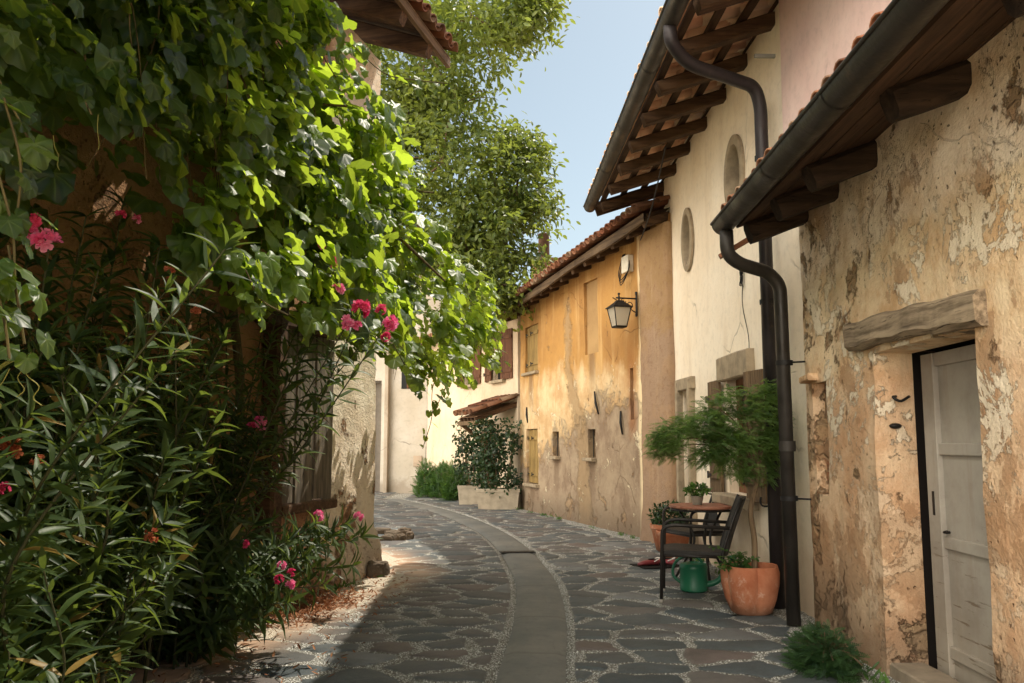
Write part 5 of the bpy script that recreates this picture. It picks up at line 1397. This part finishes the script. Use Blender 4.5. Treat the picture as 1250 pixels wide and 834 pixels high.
# ---------------------------------------------------------------- broad tree behind the vine house
TL = oval_leaf(.24, .25)
tr = empty('broadleaf_tree', (-3.5, 18.6, 0), 0, 'tall leafy tree overhanging the street behind the vine house', 'tree'); to = np.array(tr.location)
def px3(px, py, d): return np.array(at(px, py, d))
lobes = []   # centre, radius
for (px, py, d, r) in ((575, 20, 17.5, 1.35), (630, 30, 18, .85), (600, -60, 18, 1.5), (655, 15, 18, .45), (520, 60, 17.5, 1.2), (555, 130, 18, 1.1), (540, 200, 17.5, 1.1), (590, 200, 18, 1.05), (625, 235, 18.3, 1.0), (648, 262, 18.2, .55), (610, 290, 18, .85), (560, 280, 17.5, 1.1), (575, 340, 17.5, .8), (500, 130, 18, 1.1), (480, 220, 18, 1.1), (630, 190, 18.5, .65), (520, 300, 18, 1.1), (600, 355, 17.2, .55), (450, 100, 18, 1.4), (430, 220, 18.5, 1.5), (400, 60, 19, 1.6), (640, 310, 18.2, .45), (658, 232, 18.4, .45), (640, 180, 18.4, .4), (655, -20, 18, .6)):
    lobes.append((px3(px, py, d), r))
cl = []
for c, r in lobes:
    k = int(34 * r ** 1.7) + 6; D = rdir(k); rad = r * rng.uniform(.45, 1.08, (k, 1)); cl.append(c + D * rad * np.array([1, 1.15, .85]))
cl = np.concatenate(cl); cl = cl[fbm(cl, .9, 12) > -.22]
TP, TN, TT, TS = [], [], [], []
for c in cl:
    k = rng.integers(38, 66); off = rng.normal(0, 1, (k, 3)) * np.array([.20, .20, .15]); P = c + off; P[:, 2] -= (off[:, 0] ** 2 + off[:, 1] ** 2) * .8
    TP.append(P); TN.append(rdir(k, (.25, -.1, .8), .9)); TT.append(rdir(k, (0, 0, -.7), .9) + off * 1.2); TS.append(rng.uniform(.12, .20, k))
TP, TN, TT, TS = map(np.concatenate, (TP, TN, TT, TS))
cvar = np.clip(.5 + fbm(TP, .7, 21) * .5 + rng.normal(0, .22, len(TP)), 0, .96)
scatter('crown', TL[0], TL[1], basis(TN, TT, TS), TP - to, M['treeleaf'], tr, cvar)
tk = MB(); tk.tube(spline([(0, 0, -.1), (.05, .1, 1.5), (-.05, 0, 3.0), (.3, -.1, 4.6), (.7, -.1, 6.0)], 24), np.linspace(.27, .15, 25), 12)
tk.build('trunk', M['bark'], tr, True)
lm = MB(); fork = np.array([.5, -.1, 5.2]); nodes = [fork]
for i, (c, r) in enumerate(sorted(lobes, key=lambda q: np.linalg.norm(q[0] - to - fork))):
    e = c - to; s0 = min(nodes, key=lambda q: np.linalg.norm(q - e)); nodes.append(e)
    pts_ = spline([s0, s0 * .6 + e * .4 + np.array([.08, .1, -.12]), e], 12); R0 = .075 if i < 5 else .04; lm.tube(pts_, np.linspace(R0, R0 * .45, 13), 6, False)
    for q in range(5):
        t = e + np.array(rdir(1)[0]) * r * .8; lm.tube(spline([e, e * .4 + t * .6 + np.array([0, 0, .08]), t], 8), np.linspace(.02, .006, 9), 5, False)
lm.build('limb', M['bark'], tr, True)

# ---------------------------------------------------------------- smaller plants
def blob(name, root, n, lobes_, tmpl, mat, size, nb=(0, -.2, .6), tb=(0, 0, .4), shell_=.35, clump=None, thr=-.3, spread=.8):
    o = np.array(root.location); P = []
    for c, r in lobes_:
        k = int(n * np.prod(r) ** .66 / sum(np.prod(q[1]) ** .66 for q in lobes_)); D = rdir(k); P.append(np.array(c) + D * rng.uniform(shell_, 1.0, (k, 1)) ** .6 * np.array(r))
    P = np.concatenate(P)
    if clump: P = P[fbm(P, clump, 3) > thr]
    k = len(P); return scatter(name, tmpl[0], tmpl[1], basis(rdir(k, nb, spread), rdir(k, tb, spread), rng.uniform(size * .7, size * 1.25, k)), P, mat, root, rng.random(k))
# feathery frond template: a thread with fine paired leaflets
def frond():
    vs, fs = [], []; n = 9
    for i in range(n):
        t = i / (n - 1); y = t; z = -.25 * t * t; L = .20 * math.sin(math.pi * (.12 + .82 * t)) ** .7
        for s_ in (-1, 1):
            b = len(vs); dx, dy = L * s_ * .85, L * .55
            vs += [(0, y, z), (dx * .5 - .03 * s_, y + dy * .5 + .035, z - .01), (dx, y + dy, z - .05 * L), (dx * .5 + .03 * s_, y + dy * .5 - .035, z - .01)]
            fs.append((b, b + 1, b + 2, b + 3))
    b = len(vs); vs += [(-.006, 0, 0), (.006, 0, 0), (.004, 1, -.25), (-.004, 1, -.25)]; fs.append((b, b + 1, b + 2, b + 3))
    return np.array(vs), np.array(fs)
FR = frond(); SL_ = lance(.10, 4, .1, .3); SL2 = lance(.035, 4, .1, .3)
# ================================================================ pots, furniture, small things
M['terra'] = terracotta('terracotta'); M['soil'] = simple('potting_soil', (62, 48, 38), .95, .1, 20, .5, .6)
M['concrete'] = simple('planter_concrete', (186, 174, 154), .9, .2, 5, .35, .4)
def pot(name, loc, prof, label, cat, group=None, soil_z=.8, mod=None, seg=48, rz=0):
    r = empty(name, loc, rz, label, cat, group)
    m = MB(); m.lathe(prof, seg, (0, 0, 0), mod); smooth_by_angle(m.build('pot_body', M['terra'], r), 50)
    H = max(p[1] for p in prof); rs = np.interp(soil_z * H, [p[1] for p in prof[:len(prof) // 2]], [p[0] for p in prof[:len(prof) // 2]]) * .93
    s_ = MB(); vs = [(0, 0, soil_z * H + .015)] + [(rs * math.cos(a) * (mod(a, H) if mod else 1), rs * math.sin(a) * (mod(a, H) if mod else 1), soil_z * H) for a in np.linspace(0, 2 * math.pi, 32, endpoint=False)]
    s_.add(vs, [(0, 1 + k, 1 + (k + 1) % 32) for k in range(32)]); s_.build('soil', M['soil'], r, True)
    return r
# big lobed pot beside the downpipe
BP = ground(921, 755); BP = Vector((BP.x + .03, BP.y + .18, .004))
def lob(t, z): return 1 + .13 * (abs(math.cos(2.5 * (t + 2.199))) ** .5 - .85) * min(1, max(0, z / .12))
bigpot = pot('flower_pot', BP, [(.0, .0), (.135, .0), (.165, .02), (.205, .12), (.232, .24), (.236, .32), (.222, .375), (.218, .385), (.205, .38), (.20, .33), (.19, .25), (0, .24)], 'large rounded terracotta pot with lobed sides beside the dark downpipe', 'pot', None, .84, lob, 60)
# feathery little tree growing in it
ft_ = empty('feathery_shrub', BP + Vector((.04, .04, .32)), 0, 'feathery green shrub on a thin trunk growing from the lobed terracotta pot', 'shrub')
fo_ = ft_.location.copy()
tp = at(925, 560, BP.y + .05) - fo_
m = MB(); m.tube(spline([(0, 0, -.05), (.01, .0, .25), (-.01, .01, .5), tp * .8, tp], 20), np.linspace(.026, .018, 21), 9); m.build('trunk', M['bark'], ft_, True)
lm = MB(); LB = []
for (px, py, dd, r) in ((905, 520, 0, (.27, .26, .25)), (935, 520, .1, (.17, .2, .30)), (870, 545, -.1, (.22, .25, .14)), (820, 535, -.25, (.19, .2, .15)), (845, 520, -.2, (.18, .2, .12)), (900, 490, .05, (.2, .2, .13)), (880, 500, 0, (.2, .2, .12)), (925, 575, .1, (.16, .16, .12)), (850, 555, -.15, (.16, .16, .1)), (935, 480, .1, (.12, .15, .12)), (860, 525, -.05, (.2, .22, .16)), (885, 540, 0, (.24, .24, .18)), (815, 545, -.2, (.18, .2, .12)), (905, 570, 0, (.2, .2, .12)), (940, 545, .1, (.14, .2, .2))):
    c = at(px, py, BP.y + dd); LB.append((np.array(c), np.array(r))); e = c - fo_; lm.tube(spline([tp * .85, (tp + e) * .5 + Vector((0, 0, .05)), e], 10), np.linspace(.010, .004, 11), 5, False)
lm.build('limb', M['bark'], ft_, True)
n = 9500; P = []
for c, r in LB:
    k = int(n * np.prod(r) ** .66 / sum(np.prod(q[1]) ** .66 for q in LB)); P.append(c + rdir(k) * rng.uniform(.2, 1, (k, 1)) ** .6 * r)
P = np.concatenate(P); P = P[fbm(P, 4.5, 6) > -.16]; cen = np.array(at(890, 560, BP.y)); out = P - cen; k = len(P)
T_ = out / np.linalg.norm(out, axis=1, keepdims=True) * .55 + rng.normal(0, .6, (k, 3)) + np.array([-.1, -.1, -.05])
scatter('crown', FR[0], FR[1], basis(rdir(k, (0, -.2, 1), .6), T_, rng.uniform(.05, .10, k)), P - np.array(fo_), M['fern'], ft_, np.clip(.35 + fbm(P, 5, 3) * .8 + rng.normal(0, .15, k) + .25 * (P[:, 0] < 1.5), 0, 1))
# leafy plant sharing the pot
lp = empty('leafy_plant', BP + Vector((-.10, -.02, .33)), 0, 'small leafy green plant spilling over the rim of the lobed pot', 'plant')
lo = np.array(lp.location); m = MB(); PP, TT_ = [], []
for k in range(22):
    a = random.uniform(0, 6.28); L = random.uniform(.10, .26); up = random.uniform(.3, 1.2); c = spline([(0.02 * math.cos(a), .02 * math.sin(a), -.02), (.06 * math.cos(a), .05 * math.sin(a), L * .5 * up), (L * .8 * math.cos(a) - .03, L * .8 * math.sin(a), L * .75 * up - .02)], 10); m.tube(c, .0025, 4, False)
    for i in range(2, 11):
        for s_ in (0, 1): PP.append(tuple(c[i])); TT_.append((math.cos(a + (s_ - .5) * 2.4), math.sin(a + (s_ - .5) * 2.4), .35))
m.build('stem', M['herb'], lp, True); k = len(PP); scatter('foliage', *oval_leaf(.34, .2), basis(rdir(k, (0, -.2, 1), .5), np.array(TT_) + rng.normal(0, .2, (k, 3)), rng.uniform(.03, .052, k)), np.array(PP), M['herb'], lp)

# two plain tubs further along the cream wall
tubs = [(.13, 0), (.155, 0), (.18, .02), (.235, .28), (.25, .29), (.255, .34), (.235, .345), (.215, .30), (.2, .26), (0, .25)]
tubs = [(0, 0)] + tubs
p1 = Vector((2.02, 11.2, 0)); pt1 = pot('flower_pot', p1, tubs, 'terracotta tub holding a dark leafy plant by the foot of the ochre pier', 'pot', None, .86)
p2 = Vector((1.95, 10.6, 0)); pt2 = pot('flower_pot', p2, [(r * .82, z * .92) for r, z in tubs], 'plain terracotta tub standing under the round table', 'pot', None, .86)
tp_ = empty('leafy_plant', p1 + Vector((0, 0, .28)), 0, 'dark leafy plant growing in the tub beside the ochre pier', 'plant')
blob('foliage', tp_, 650, [(np.array((0, 0, .14)), np.array((.27, .25, .20)))], oval_leaf(.32, .2), M['darkleaf'], .06)
m = MB(); [m.tube([(0, 0, -.04), (random.uniform(-.15, .15), random.uniform(-.15, .15), random.uniform(.1, .25))], .004, 4, False) for _ in range(10)]; m.build('stem', M['bark'], tp_)

# wicker armchair, seen from the side
def m_wicker():
    b = NB('dark_wicker'); x, y, z = b.sep(); w = b.n('ShaderNodeTexWave'); w.wave_type = 'BANDS'; w.bands_direction = 'Z'; w.inputs['Scale'].default_value = 42; w.inputs['Distortion'].default_value = .6; b.set(w.inputs['Vector'], b.obj)
    w2 = b.n('ShaderNodeTexWave'); w2.bands_direction = 'Y'; w2.inputs['Scale'].default_value = 34; w2.inputs['Distortion'].default_value = .6; b.set(w2.inputs['Vector'], b.obj)
    h = b.mul(w.outputs['Fac'], w2.outputs['Fac']); n = b.noise(6, 4, .6)
    col = b.mix(h, lin((30, 27, 25)), lin((66, 59, 53))); col = b.mix(b.mul(b.sstep(n, .5, .8), .3), col, lin((92, 84, 76)))
    return b.fin(col, .55, b.bump(h, .8, .006), .35)
M['wicker'] = m_wicker(); M['chairleg'] = metal_paint('chair_frame', (34, 31, 29), .45, .2); M['foot'] = simple('plastic_foot', (150, 146, 138), .6)
def make_chair(loc, rz, label):
    c = empty('armchair', loc, rz, label, 'chair')       # local +x is the front
    W, D = .28, .26
    # seat: slightly dished woven panel
    m = MB(); nx_, ny_ = 10, 10; vs = []
    for j in range(ny_ + 1):
        for i in range(nx_ + 1):
            x, y = -D + 2 * D * i / nx_, -W + .02 + (2 * W - .04) * j / ny_; e = max(abs(i / nx_ - .5), abs(j / ny_ - .5)) * 2
            vs.append((x, y, .425 + .012 * e ** 3 + .015 * i / nx_ - .03 * max(0, (i / nx_ - .85)) / .15 * .6))
    top = [(j * 11 + i, j * 11 + i + 1, (j + 1) * 11 + i + 1, (j + 1) * 11 + i) for j in range(10) for i in range(10)]
    vs += [(v[0], v[1], v[2] - .05) for v in vs]; k = 121; fs = top + [tuple(q + k for q in reversed(f)) for f in top]
    rim = [i for i in range(11)] + [j * 11 + 10 for j in range(1, 11)] + [110 + i for i in range(9, -1, -1)] + [j * 11 for j in range(9, 0, -1)]
    fs += [(rim[i], rim[i - 1], rim[i - 1] + k, rim[i] + k) for i in range(len(rim))]
    m.add(vs, fs); smooth_by_angle(m.build('seat', M['wicker'], c), 50)
    # back: curved woven sheet leaning backwards
    m = MB(); vs = []; nz_ = 14
    for layer in (0, -.028):
        for j in range(nz_ + 1):
            t = j / nz_; z = .40 + .50 * t
            for i in range(11):
                s_ = i / 10 * 2 - 1; x = -D + .015 - .17 * t ** 1.1 - .04 * (1 - s_ * s_) + layer; vs.append((x, s_ * (W - .035 - .02 * t), z - .015 * s_ * s_ * t))
    a = 11 * (nz_ + 1); fr_ = [(j * 11 + i, j * 11 + i + 1, (j + 1) * 11 + i + 1, (j + 1) * 11 + i) for j in range(nz_) for i in range(10)]
    fs = fr_ + [tuple(q + a for q in reversed(f)) for f in fr_]; rim = list(range(11)) + [j * 11 + 10 for j in range(1, nz_ + 1)] + [nz_ * 11 + i for i in range(9, -1, -1)] + [j * 11 for j in range(nz_ - 1, 0, -1)]
    fs += [(rim[i], rim[i - 1], rim[i - 1] + a, rim[i] + a) for i in range(len(rim))]
    m.add(vs, fs); smooth_by_angle(m.build('backrest', M['wicker'], c), 50)
    for s_ in (-1, 1):
        y = s_ * (W + .005)
        m = MB(); m.tube(bend([(D + .01, y, .0), (D - .01, y, .635), (D - .10, y, .665), (-D - .06, y, .645)], .07, 7), .0155, 10); m.build('arm', M['chairleg'], c, True)
        m = MB(); m.tube(bend([(-D - .06, y, 0.0), (-D + .02, y, .40), (-D - .07, y - s_ * .01, .66), (-D - .165, y - s_ * .03, .90)], .12, 6), .0145, 10); m.build('rear_leg', M['chairleg'], c, True)
        m = MB(); m.tube([(D - .02, y, .405), (-D, y, .40)], .013, 8); m.build('side_rail', M['chairleg'], c, True)
        for x in (D + .01, -D - .06):
            m = MB(); m.lathe([(0, 0), (.019, 0), (.018, .035), (0, .036)], 12, (x, y, -.001)); m.build('foot', M['foot'], c, True)
    for q_ in ([(D - .01, -W, .40), (D - .01, W, .40)], [(-D, -W, .395), (-D, W, .395)]): MB().tube(q_, .013, 8).build('stretcher', M['chairleg'], c, True)
    return c
chL = ground(838, 731)
make_chair((1.61, 7.85, .003), R(180 - 12), 'dark woven armchair with metal legs standing beside the green watering can')
make_chair((2.02, 9.55, .003), R(180 + 20), 'dark woven armchair tucked in behind the round table')
# round table
M['tabletop'] = wood('table_wood', (134, 84, 66), (168, 116, 94), 0, 1, .5)
tb = empty('round_table', (1.95, 8.95, 0), 0, 'small round wooden table on dark metal legs beside the cream wall', 'table')
m = MB(); m.lathe([(0, .712), (.30, .712), (.335, .716), (.34, .728), (.335, .742), (0, .742)], 40); smooth_by_angle(m.build('tabletop', M['tabletop'], tb), 40)
m = MB(); m.lathe([(.315, .69), (.325, .69), (.325, .711), (.315, .711)], 32); m.build('rim', M['chairleg'], tb, True)
for k in range(3):
    a = k * 2 * math.pi / 3 + .5; m = MB(); m.tube(bend([(.27 * math.cos(a), .27 * math.sin(a), .70), (.06 * math.cos(a), .06 * math.sin(a), .40), (.30 * math.cos(a), .30 * math.sin(a), .0)], .12, 6), .013, 8); m.build('leg', M['chairleg'], tb, True)
tpot = empty('plant_pot', (1.90, 8.95, .744), 0, 'little grey pot standing on the round table', 'pot')
m = MB(); m.lathe([(0, 0), (.045, 0), (.06, .06), (.064, .09), (.058, .092), (.052, .07), (0, .068)], 24); smooth_by_angle(m.build('pot_body', simple('grey_pot', (150, 142, 128), .7), tpot), 40)
m = MB(); m.lathe([(0, .07), (.052, .069)], 20); m.build('soil', M['soil'], tpot)
tpl = empty('leafy_plant', (1.90, 8.95, .82), 0, 'small bushy plant in the grey pot on the round table', 'plant')
blob('foliage', tpl, 240, [(np.array((0, 0, .07)), np.array((.13, .12, .07)))], oval_leaf(.3, .2), M['herb'], .045)
m = MB(); [m.tube([(0, 0, -.02), (random.uniform(-.08, .08), random.uniform(-.08, .08), .1)], .003, 4, False) for _ in range(7)]; m.build('stem', M['herb'], tpl)

# watering can
def m_plastic(name, c): 
    b = NB(name); n = b.noise(6, 4, .6); col = b.mix(b.sstep(n, .4, .75), lin(c), lin([x * .8 + 14 for x in c])); return b.fin(col, b.sstep(n, .3, .7, .35, .55), b.bump(b.noise(60, 3, .5), .05, .003), .45)
M['can'] = m_plastic('green_plastic', (30, 104, 74))
wcp = ground(847, 716); wc = empty('watering_can', (1.70, 8.25, .003), R(-15), 'green plastic watering can standing on the paving behind the chair', 'watering can')
m = MB(); m.lathe([(0, 0), (.115, 0), (.128, .012), (.13, .05), (.128, .055), (.128, .20), (.13, .205), (.13, .225), (.118, .25), (.06, .262), (.055, .262), (.05, .25), (0, .24)], 36); smooth_by_angle(m.build('can_body', M['can'], wc), 35)
m = MB(); m.tube(spline([(.11, 0, .06), (.22, 0, .10), (.30, 0, .22), (.36, 0, .30)], 16), np.linspace(.03, .016, 17), 12); m.lathe([(.016, 0), (.045, .03), (.04, .04), (0, .045)], 20, (.36, 0, .29)); m.build('spout', M['can'], wc, True)
m = MB(); m.tube(spline([(-.12, 0, .07), (-.19, 0, .14), (-.16, 0, .26), (-.02, 0, .335), (.09, 0, .26)], 22), .014, 10); m.build('handle', M['can'], wc, True)

# garden clogs on a dark mat
mt = empty('door_mat', (1.62, 9.85, .004), R(20), 'dark flat mat lying on the paving between the chair and the pier', 'mat')
m = MB(); m.box((0, 0, .008), (.50, .34, .014), None, .004); bevel(m.build('mat_body', simple('dark_mat', (40, 36, 34), .95, .1, 12, .3, .6), mt), .004)
def clog(x, y, rz, c, label):
    o = empty('clog', (mt.location.x + x, mt.location.y + y, .021), rz, label, 'shoe')
    vs, fs = [], []; n = 14; S = 12
    for i in range(n + 1):
        t = i / n; w_ = .042 * (math.sin(math.pi * (.1 + .86 * t)) ** .5) * (.85 + .3 * t); h = .05 + .02 * math.sin(math.pi * t) - .02 * t
        for k in range(S):
            a = 2 * math.pi * k / S; vs.append((-.13 + .26 * t, w_ * math.cos(a), max(0, h * .5 + h * .5 * math.sin(a))))
    for i in range(n):
        for k in range(S): fs.append((i * S + k, i * S + (k + 1) % S, (i + 1) * S + (k + 1) % S, (i + 1) * S + k))
    fs.append(tuple(range(S - 1, -1, -1))); fs.append(tuple(n * S + k for k in range(S)))
    m = MB(); m.add(vs, fs); b = m.build('shoe_body', m_plastic('shoe_rubber', c), o, True)
    m = MB(); m.lathe([(0, .062), (.03, .0635), (.034, .058)], 16); q = m.build('opening', M['void'], o, True); q.location = (-.045, 0, .004); q.scale = (1.5, .8, 1)
    m = MB(); m.tube(spline([(-.05, -.042, .04), (-.12, -.03, .07), (-.13, 0, .075), (-.12, .03, .07), (-.05, .042, .04)], 14), .007, 7); m.build('strap', m_plastic('shoe_strap', (214, 206, 200)), o, True)
clog(-.10, -.05, R(200), (120, 48, 52), 'red clog nearer the street on the dark mat'); clog(.08, .03, R(165), (176, 84, 90), 'pale red clog nearer the wall on the dark mat')

# low bush at the foot of the tan wall
lb = empty('low_bush', (1.93, 5.45, 0), 0, 'low fine leaved green bush at the foot of the tan wall', 'bush')
k = 1500; D = rdir(k, (0, 0, .35), 1); D[:, 2] = np.abs(D[:, 2]); P = D * rng.uniform(.15, 1, (k, 1)) ** .6 * np.array([.19, .33, .25]); P[:, 0] -= .03
P[:, 2] *= 1 + .25 * fbm(P, 4, 2); P = P[P[:, 2] > .0]; k = len(P)
scatter('foliage', FR[0], FR[1], basis(rdir(k, (0, -.2, 1), .7), P / (np.linalg.norm(P, axis=1, keepdims=True) + .01) + rng.normal(0, .4, (k, 3)) + np.array([0, 0, .35]), rng.uniform(.05, .095, k)), P, M['fern_dark'], lb)
m = MB()
for _ in range(40):
    a, r_ = random.uniform(0, 6.28), random.uniform(.2, .9); m.tube(spline([(0, 0, -.01), (.1 * r_ * math.cos(a), .2 * r_ * math.sin(a), .14), (.2 * r_ * math.cos(a), .45 * r_ * math.sin(a), .24 * (1.2 - r_))], 6), .003, 4, False)
m.build('stem', M['bark'], lb)

dg_ = empty('drain_cover', (strip_x(11.05) + .0, 11.05, .006), R(8), 'dark narrow iron drain cover across the smooth central strip', 'drain cover')
bevel(MB().box((0, 0, .004), (.44, .16, .012)).build('frame', M['iron'], dg_), .003)
for q_ in range(9): MB().box((-.18 + .045 * q_, 0, .0115), (.018, .11, .004)).build('bar', simple('worn_iron', (72, 66, 60), .6) if q_ == 0 else bpy.data.materials['worn_iron'], dg_)
# long planters with clipped evergreens before the far house
def trough(loc, rz, L, label):
    r = empty('planter', loc, rz, label, 'planter', 'concrete planters before the pale house')
    m = MB(); h, w_, t = .42, .40, .045
    def ring(f, z, d=0): return [(-L / 2 * f + d, -w_ / 2 * f + d, z), (L / 2 * f - d, -w_ / 2 * f + d, z), (L / 2 * f - d, w_ / 2 * f - d, z), (-L / 2 * f + d, w_ / 2 * f - d, z)]
    rs = [ring(.92, 0), ring(1, h - .07), ring(1.03, h - .068), ring(1.03, h), ring(1.03, h, t), ring(1.0, h - .08, t)]
    vs = [v for q in rs for v in q]; fs = [(a * 4 + k, a * 4 + (k + 1) % 4, (a + 1) * 4 + (k + 1) % 4, (a + 1) * 4 + k) for a in range(5) for k in range(4)] + [(3, 2, 1, 0)]
    m.add(vs, fs); bevel(m.build('trough', M['concrete'], r), .012, 2, 30)
    s_ = MB(); s_.add([(-L / 2 + t, -w_ / 2 + t, h - .07), (L / 2 - t, -w_ / 2 + t, h - .07), (L / 2 - t, w_ / 2 - t, h - .07), (-L / 2 + t, w_ / 2 - t, h - .07)], [(0, 1, 2, 3)]); s_.build('soil', M['soil'], r)
    return r
T1 = ground(606, 622); T2 = ground(574, 616)
t1 = trough((T1.x + .03, T1.y + .15, 0), R(0), .88, 'nearer wide concrete planter with a dark evergreen against the ochre house'); t2 = trough((T2.x + .1, T2.y + .15, 0), R(0), .75, 'further concrete planter partly hidden by the nearer one')
OVL = oval_leaf(.34, .2)
def ever(loc, w_, h, label, n):
    e = empty('evergreen_shrub', loc, 0, label, 'shrub', 'clipped evergreens in the planters')
    ls = []
    for q in range(9):
        z = h * (q + .5) / 9; ls.append((np.array((random.uniform(-.08, .08), random.uniform(-.05, .05), z)), np.array((w_ * random.uniform(.95, 1.2), .34, h * .13))))
    blob('crown', e, n, ls, OVL, M['darkleaf'], .085, (0, -.5, .5), (0, -.3, .3), .3, 2.2, -.28)
    m = MB()
    for q in range(7):
        x = random.uniform(-w_ * .7, w_ * .7); m.tube(spline([(x * .4, 0, -.05), (x * .8, random.uniform(-.1, .1), h * .4), (x, random.uniform(-.1, .1), h * .9)], 8), np.linspace(.018, .006, 9), 5)
    m.build('trunk', M['bark'], e, True); return e
ever((t1.location.x, t1.location.y, .35), .52, 1.45, 'dark clipped evergreen in the nearer wide planter', 2300); ever((t2.location.x - .02, t2.location.y, .35), .46, 1.52, 'dark clipped evergreen in the further planter', 2100)
for k, (px, py, w_, h, lab) in enumerate(((522, 607, .30, .82, 'spiky green bush, the one standing furthest from the planters'), (540, 608, .34, .9, 'taller spiky green bush, the middle of the three by the pale wall'), (556, 611, .30, .7, 'spiky green bush next to the further planter'))):
    g_ = ground(px, py); b = empty('spiky_bush', (g_.x, g_.y, 0), 0, lab, 'bush', 'spiky bushes along the pale wall')
    k_ = 900; D = rdir(k_, (0, 0, .4), 1); D[:, 2] = np.abs(D[:, 2]); P = D * rng.uniform(.2, 1, (k_, 1)) ** .6 * np.array([w_, w_, h]); P[:, 2] *= 1 + .3 * fbm(P, 3, k)
    scatter('foliage', FR[0], FR[1], basis(rdir(k_, (0, -.5, .6), .7), rng.normal(0, .3, (k_, 3)) + D * .4 + np.array([0, 0, 1.0]), rng.uniform(.14, .24, k_)), P, M['herb'], b, rng.random(k_) * .6)
    m = MB(); [m.tube([(0, 0, -.01), (random.uniform(-w_, w_) * .6, random.uniform(-w_, w_) * .6, h * .7)], .006, 4, False) for _ in range(8)]; m.build('stem', M['bark'], b)

# dry leaves swept against the left footing
n = 2600; P = np.stack([rng.normal(0, .20, n), rng.normal(0, .42, n), np.zeros(n)], 1)
c0 = np.array(ground(385, 752)); P[:, 0] += c0[0] - .18 + (P[:, 1]) * .22; P[:, 1] += c0[1] + .25
n2 = 420; Q = np.stack([rng.uniform(-2.2, -1.0, n2), rng.uniform(4.6, 9.5, n2), np.zeros(n2)], 1); Q[:, 0] = np.maximum(Q[:, 0], -1.5 - (9.5 - Q[:, 1]) * .258 + .08); P = np.concatenate([P, Q]); n = len(P)
P[:, 0] = np.maximum(P[:, 0], -1.5 - (9.5 - P[:, 1]) * .258 + .06); P[:, 2] = rng.uniform(.004, .03, n)
M['dry'] = leafmat('dry_leaf', (128, 82, 56), (186, 136, 100), (130, 84, 54), .15, .8, .15)
tag(scatter('dry_leaves', *lance(.16, 4, -.2, .5), basis(rdir(n, (0, 0, 1.2), .8), rdir(n, (0, 0, 0), 1) * np.array([1, 1, .2]), rng.uniform(.025, .06, n)), P, M['dry'], None), 'dry brown leaves swept along the foot of the rough plaster wall', 'dry leaves', kind='stuff')
# weeds at the foot of the walls
n = 420; WQ = []
for (a, b_, W, y, cnt) in ((.2, 6.0, YW, -.16, 10), (.4, 4.0, WW, -.12, 8), (.3, 1.6, RW, -.14, 8), (7.6, 9.4, LW, -.16, 6)):
    for _ in range(cnt):
        u = random.uniform(a, b_); c = np.array(W.w(u, y, 0)); k = random.randint(8, 22); WQ.append(c + np.stack([rng.normal(0, .035, k), rng.normal(0, .035, k), np.zeros(k)], 1))
WQ = np.concatenate(WQ); n = len(WQ)
tag(scatter('weeds', *SL_, basis(rdir(n, (0, -.6, .5), .6), rdir(n, (0, 0, 1.2), .7), rng.uniform(.03, .09, n)), WQ, M['herb'], None), 'small green weeds growing along the foot of the house walls', 'weeds', kind='stuff')

# cables: from the eave of the cream house down to the ochre gable, and a tangle on the cream wall
cab = MB(); a, b_ = WW.w(1.9, -.45, 4.9), YW.w(6.3, -.15, 4.32)
cab.tube([a.lerp(b_, t) + Vector((0, 0, -.12 * math.sin(math.pi * t))) for t in np.linspace(0, 1, 20)], .009, 6, False)
tag(cab.build('cable', M['iron'], None, True), 'black cable slung from the cream house eave to the ochre house', 'cable')
cu_, cz_ = WW.hit(908, 330); wr = MB(); pts_ = []
for k in range(40):
    t = k / 39; rr = .055 * (1 - t * .3); pts_.append(WW.w(cu_ + rr * math.sin(k * 1.9) * (.5 + .5 * math.sin(k * .7)), -.03 - .01 * math.sin(k), cz_ + .02 - .16 * t + .05 * math.cos(k * 2.3)))
for t in np.linspace(0, 1, 16): pts_.append(WW.w(cu_ + .02 + .12 * t - .05 * math.sin(t * 6), -.025, cz_ - .16 - .72 * t))
wr.tube(spline(pts_, 200), .0045, 5, False); tag(wr.build('wire', M['iron'], None, True), 'thin tangled wire hanging loose down the cream wall', 'wire')
